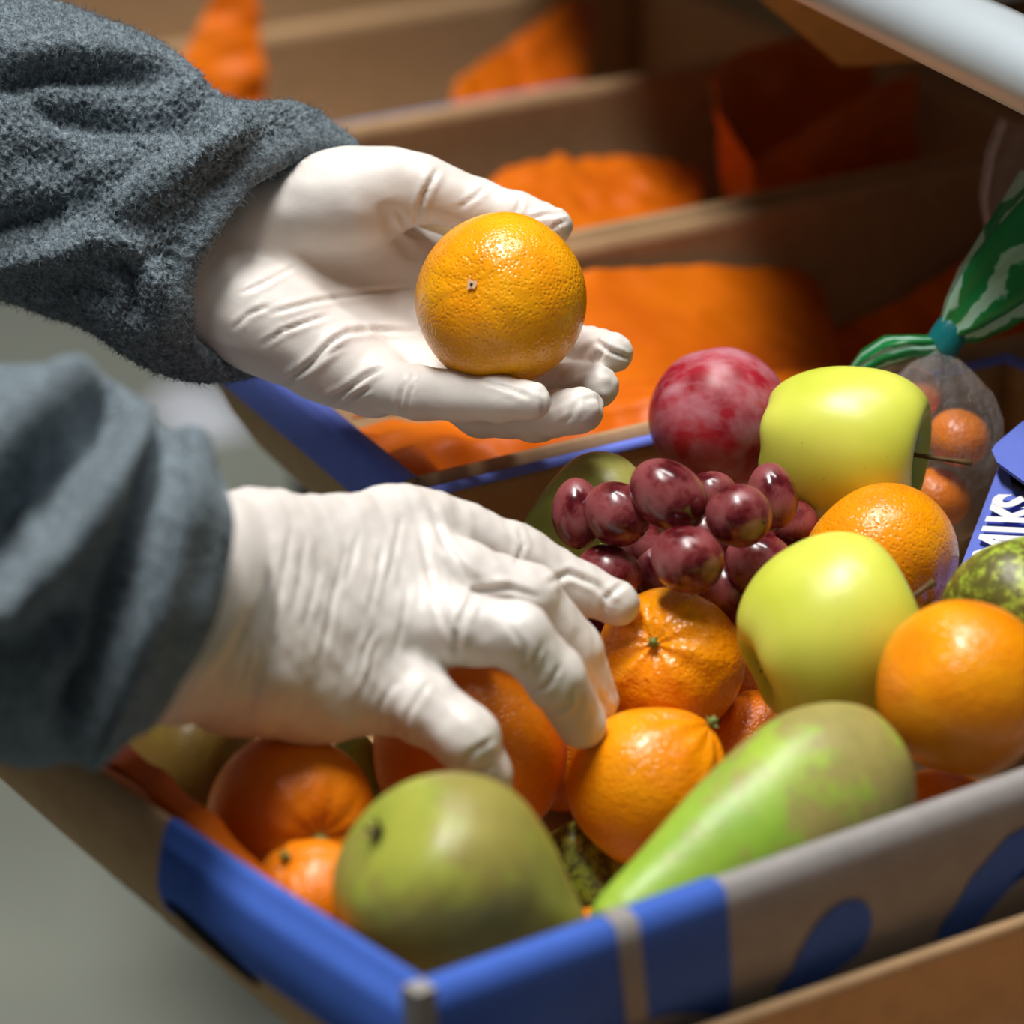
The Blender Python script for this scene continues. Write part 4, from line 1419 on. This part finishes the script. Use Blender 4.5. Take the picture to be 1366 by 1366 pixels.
# liner inside the left wall of the fruit box
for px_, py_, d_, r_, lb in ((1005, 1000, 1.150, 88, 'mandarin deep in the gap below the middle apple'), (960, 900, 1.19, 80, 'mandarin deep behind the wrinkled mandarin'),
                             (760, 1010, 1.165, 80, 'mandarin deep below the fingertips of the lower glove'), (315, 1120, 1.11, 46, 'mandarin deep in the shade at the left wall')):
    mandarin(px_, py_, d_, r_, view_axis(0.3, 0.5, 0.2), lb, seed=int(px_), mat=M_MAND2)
bag_sheet('orange_bag', 'orange bag edge lining the left wall of the fruit box', [
    [(90, 965, 1.055), (150, 985, 1.050), (215, 1030, 1.035), (300, 1110, 1.010), (380, 1190, 0.982), (450, 1245, 0.962)],
    [(120, 1000, 1.045), (170, 1035, 1.034), (230, 1080, 1.016), (310, 1150, 0.990), (385, 1212, 0.966), (452, 1258, 0.952)],
    [(150, 1050, 1.06), (200, 1080, 1.05), (260, 1120, 1.035), (330, 1180, 0.998), (400, 1240, 0.968), (455, 1290, 0.95)]], 77, 0.002)

# ------------------------------------------------------------------ clear bag tied with teal tape
pb = empty('plastic_bag', at(1255, 560, 1.25), 'clear plastic bag with green striped neck, tied with teal tape', 'bag')


def lofted(name, secs, mat, n=40, seed=1, amp=0.1, uv=False, parent=None):
    """secs: (px, py, d, half width px, half depth m, direction (dx, dy) of the width)"""
    V = []
    for i, (x, y, d, w, dep, dr) in enumerate(secs):
        c = at(x, y, d)
        e = unit(RT * dr[0] - UP * dr[1])
        for j in range(n):
            a = 2 * math.pi * j / n
            k = 1 + amp * math.sin(5 * a + seed) + 0.7 * amp * math.sin(9 * a + seed * 2 + 0.5 * i)
            V.append(c + k * (e * math.cos(a) * w * d / F_PX - FW * math.sin(a) * dep))
    o = mesh(name, np.array(V), grid_faces(len(secs), n, True), mat)
    if uv:
        me = o.data
        ul_ = me.uv_layers.new(name='UVMap')
        dat = []
        for p in me.polygons:
            js = [v_ % n for v_ in p.vertices]
            wrapf = max(js) - min(js) > n / 2
            for v_ in p.vertices:
                j = v_ % n
                if wrapf and j < n / 2:
                    j += n
                dat += [j / n, (v_ // n) / len(secs)]
        ul_.data.foreach_set('uv', dat)
    return child_world(o, parent) if parent else o


wd = (0.62, 0.78)
lofted('striped_neck', [(1262, 448, 1.248, 15, 0.0045, wd), (1285, 425, 1.246, 34, 0.009, wd), (1315, 395, 1.244, 50, 0.012, wd), (1350, 362, 1.242, 60, 0.014, wd), (1390, 328, 1.24, 72, 0.016, wd), (1430, 300, 1.24, 88, 0.018, wd)],
       M_STRIPE, seed=2, amp=0.17, uv=True, parent=pb)
lofted('tape', [(1274, 438, 1.248, 23, 0.0070, wd), (1268, 444, 1.248, 25, 0.0074, wd), (1258, 458, 1.249, 25, 0.0074, wd), (1250, 468, 1.250, 22, 0.0070, wd)], M_TEAL, seed=3, amp=0.02, parent=pb)
lofted('striped_shoulder', [(1252, 462, 1.248, 14, 0.004, (0.2, 1)), (1215, 463, 1.250, 15, 0.008, (0.1, 1)), (1175, 472, 1.254, 22, 0.010, (-0.2, 1)), (1140, 492, 1.258, 24, 0.010, (-0.4, 1)), (1115, 520, 1.262, 24, 0.010, (-0.6, 1))],
       M_STRIPE, seed=4, amp=0.10, uv=True, parent=pb)
lofted('bag_body', [(1254, 466, 1.250, 15, 0.005, (1, 0.2)), (1250, 490, 1.253, 46, 0.014, (1, 0.15)), (1250, 520, 1.256, 72, 0.022, (1, 0.1)), (1254, 560, 1.258, 80, 0.027, (1, 0)), (1258, 600, 1.258, 78, 0.028, (1, 0)), (1258, 650, 1.260, 72, 0.028, (1, 0)), (1254, 700, 1.262, 66, 0.024, (1, 0)), (1252, 722, 1.262, 30, 0.012, (1, 0))],
       M_CLEAR, seed=5, amp=0.06, n=64, parent=pb)
tag(mandarin(1279, 584, 1.254, 42, view_axis(0.2, -0.6, 0.3), '', name='tangerine', mat=M_MAND2, seed=31, stem=None, lump=0.01), 'small orange tangerine inside the clear bag, nearest the blue flap', 'fruit')
tag(mandarin(1250, 664, 1.262, 44, view_axis(0.2, -0.6, 0.3), '', name='tangerine', mat=M_MAND2, seed=32, stem=None, lump=0.01), 'small orange tangerine low in the clear bag, behind the apple stem', 'fruit')
tag(mandarin(1220, 524, 1.262, 37, view_axis(0.2, -0.6, 0.3), '', name='tangerine', mat=M_MAND2, seed=33, stem=None, lump=0.01), 'small orange tangerine in the clear bag, hidden behind the apple', 'fruit')
# loose end of clear film above
cfm = lofted('clear_film', [(1340, 330, 1.33, 22, 0.006, (1, 0.2)), (1345, 270, 1.335, 36, 0.010, (1, 0.2)), (1362, 215, 1.34, 44, 0.012, (1, 0.2)), (1385, 170, 1.345, 50, 0.014, (1, 0.2))], M_CLEAR, seed=7, amp=0.16, n=48)
tag(cfm, 'loose wisp of clear film standing up behind the striped bag neck', 'film')

# ------------------------------------------------------------------ white rail and cardboard flap at the top
rail = empty('shelf_rack', at(1230, 20, 1.22), 'white enamelled shelf rail with an unseen deck shading the trays, at the top corner', 'shelf')
ra, rb = at(900, -140, 1.32), at(1560, 180, 1.10)
dirv = unit(rb - ra)
rp = [ra + (rb - ra) * t for t in np.linspace(0, 1, 12)]
child_world(tube('tube', rp, [0.0165] * 12, M_PIPE, n=32), rail)
for e, sgn in ((ra, -1), (rb, 1)):
    child_world(tube('end_cap', [e, e + dirv * 0.006 * sgn], [0.0172, 0.0150], M_PIPE, n=24), rail)
zd = 1.03
child_world(slab('deck', [np.array([x, y, zd]) for x, y in ((0.10, 1.23), (0.23, 1.06), (0.98, 0.95), (0.98, 2.35), (-0.10, 2.35), (0.04, 1.45))], 0.018, M_CARD), rail)  # unseen deck, its outline shaped to throw shade on the back trays
for t_ in (0.24, 0.92):
    q = ra + (rb - ra) * t_
    child_world(box_mesh('bracket', (q[0] - 0.006, q[1] - 0.006, q[2] + 0.008), (q[0] + 0.006, q[1] + 0.006, zd - 0.017), M_PIPE, None, 0.001), rail)
for x, y in ((0.94, 1.05), (0.94, 2.3), (0.62, 2.32)):
    child_world(box_mesh('post', (x - 0.016, y - 0.016, 0), (x + 0.016, y + 0.016, zd - 0.018), M_PIPE, None, 0.002), rail)
ct = empty('cardboard_carton', (0.45, 1.7, zd), 'tan cardboard carton on the shelf, its flap hanging down under the white rail', 'carton')
child_world(box_mesh('body', (0.16, 1.50, zd + 0.0005), (0.62, 1.95, zd + 0.26), M_CARD, None, 0.004), ct)
pts = [at(990, -20, 1.36), at(1122, 89, 1.42), at(1240, 81, 1.42), at(1330, 75, 1.42), at(1330, -60, 1.35), at(1100, -120, 1.31)]
P = np.array(pts); c0 = P.mean(0)
nrm_ = unit(np.cross(P[1] - P[0], P[2] - P[0]))
P = P - ((P - P[0]) @ nrm_)[:, None] * nrm_
slab('flap', P, 0.006, board('olive_cardboard', lin(172, 152, 92)), ct)

# something white lying on the floor
V = []
for i in range(12):
    for j in range(12):
        x, y = (i / 11 - 0.5), (j / 11 - 0.5)
        r = max(0, 1 - (abs(2 * x) ** 3 + abs(2 * y) ** 3))
        V.append((x * 0.085, y * 0.12, 0.03 * r ** 0.4))
wp = mesh('paper_bag', np.array(V), grid_faces(12, 12)[::1], M_WHITE)
fp = on_plane(258, 562, 0.0)
wp.location = (fp[0], fp[1], 0.001)
wp.rotation_euler = (0, 0, 0.5)
tag(wp, 'crumpled white paper bag lying on the grey floor between the sleeves', 'bag')
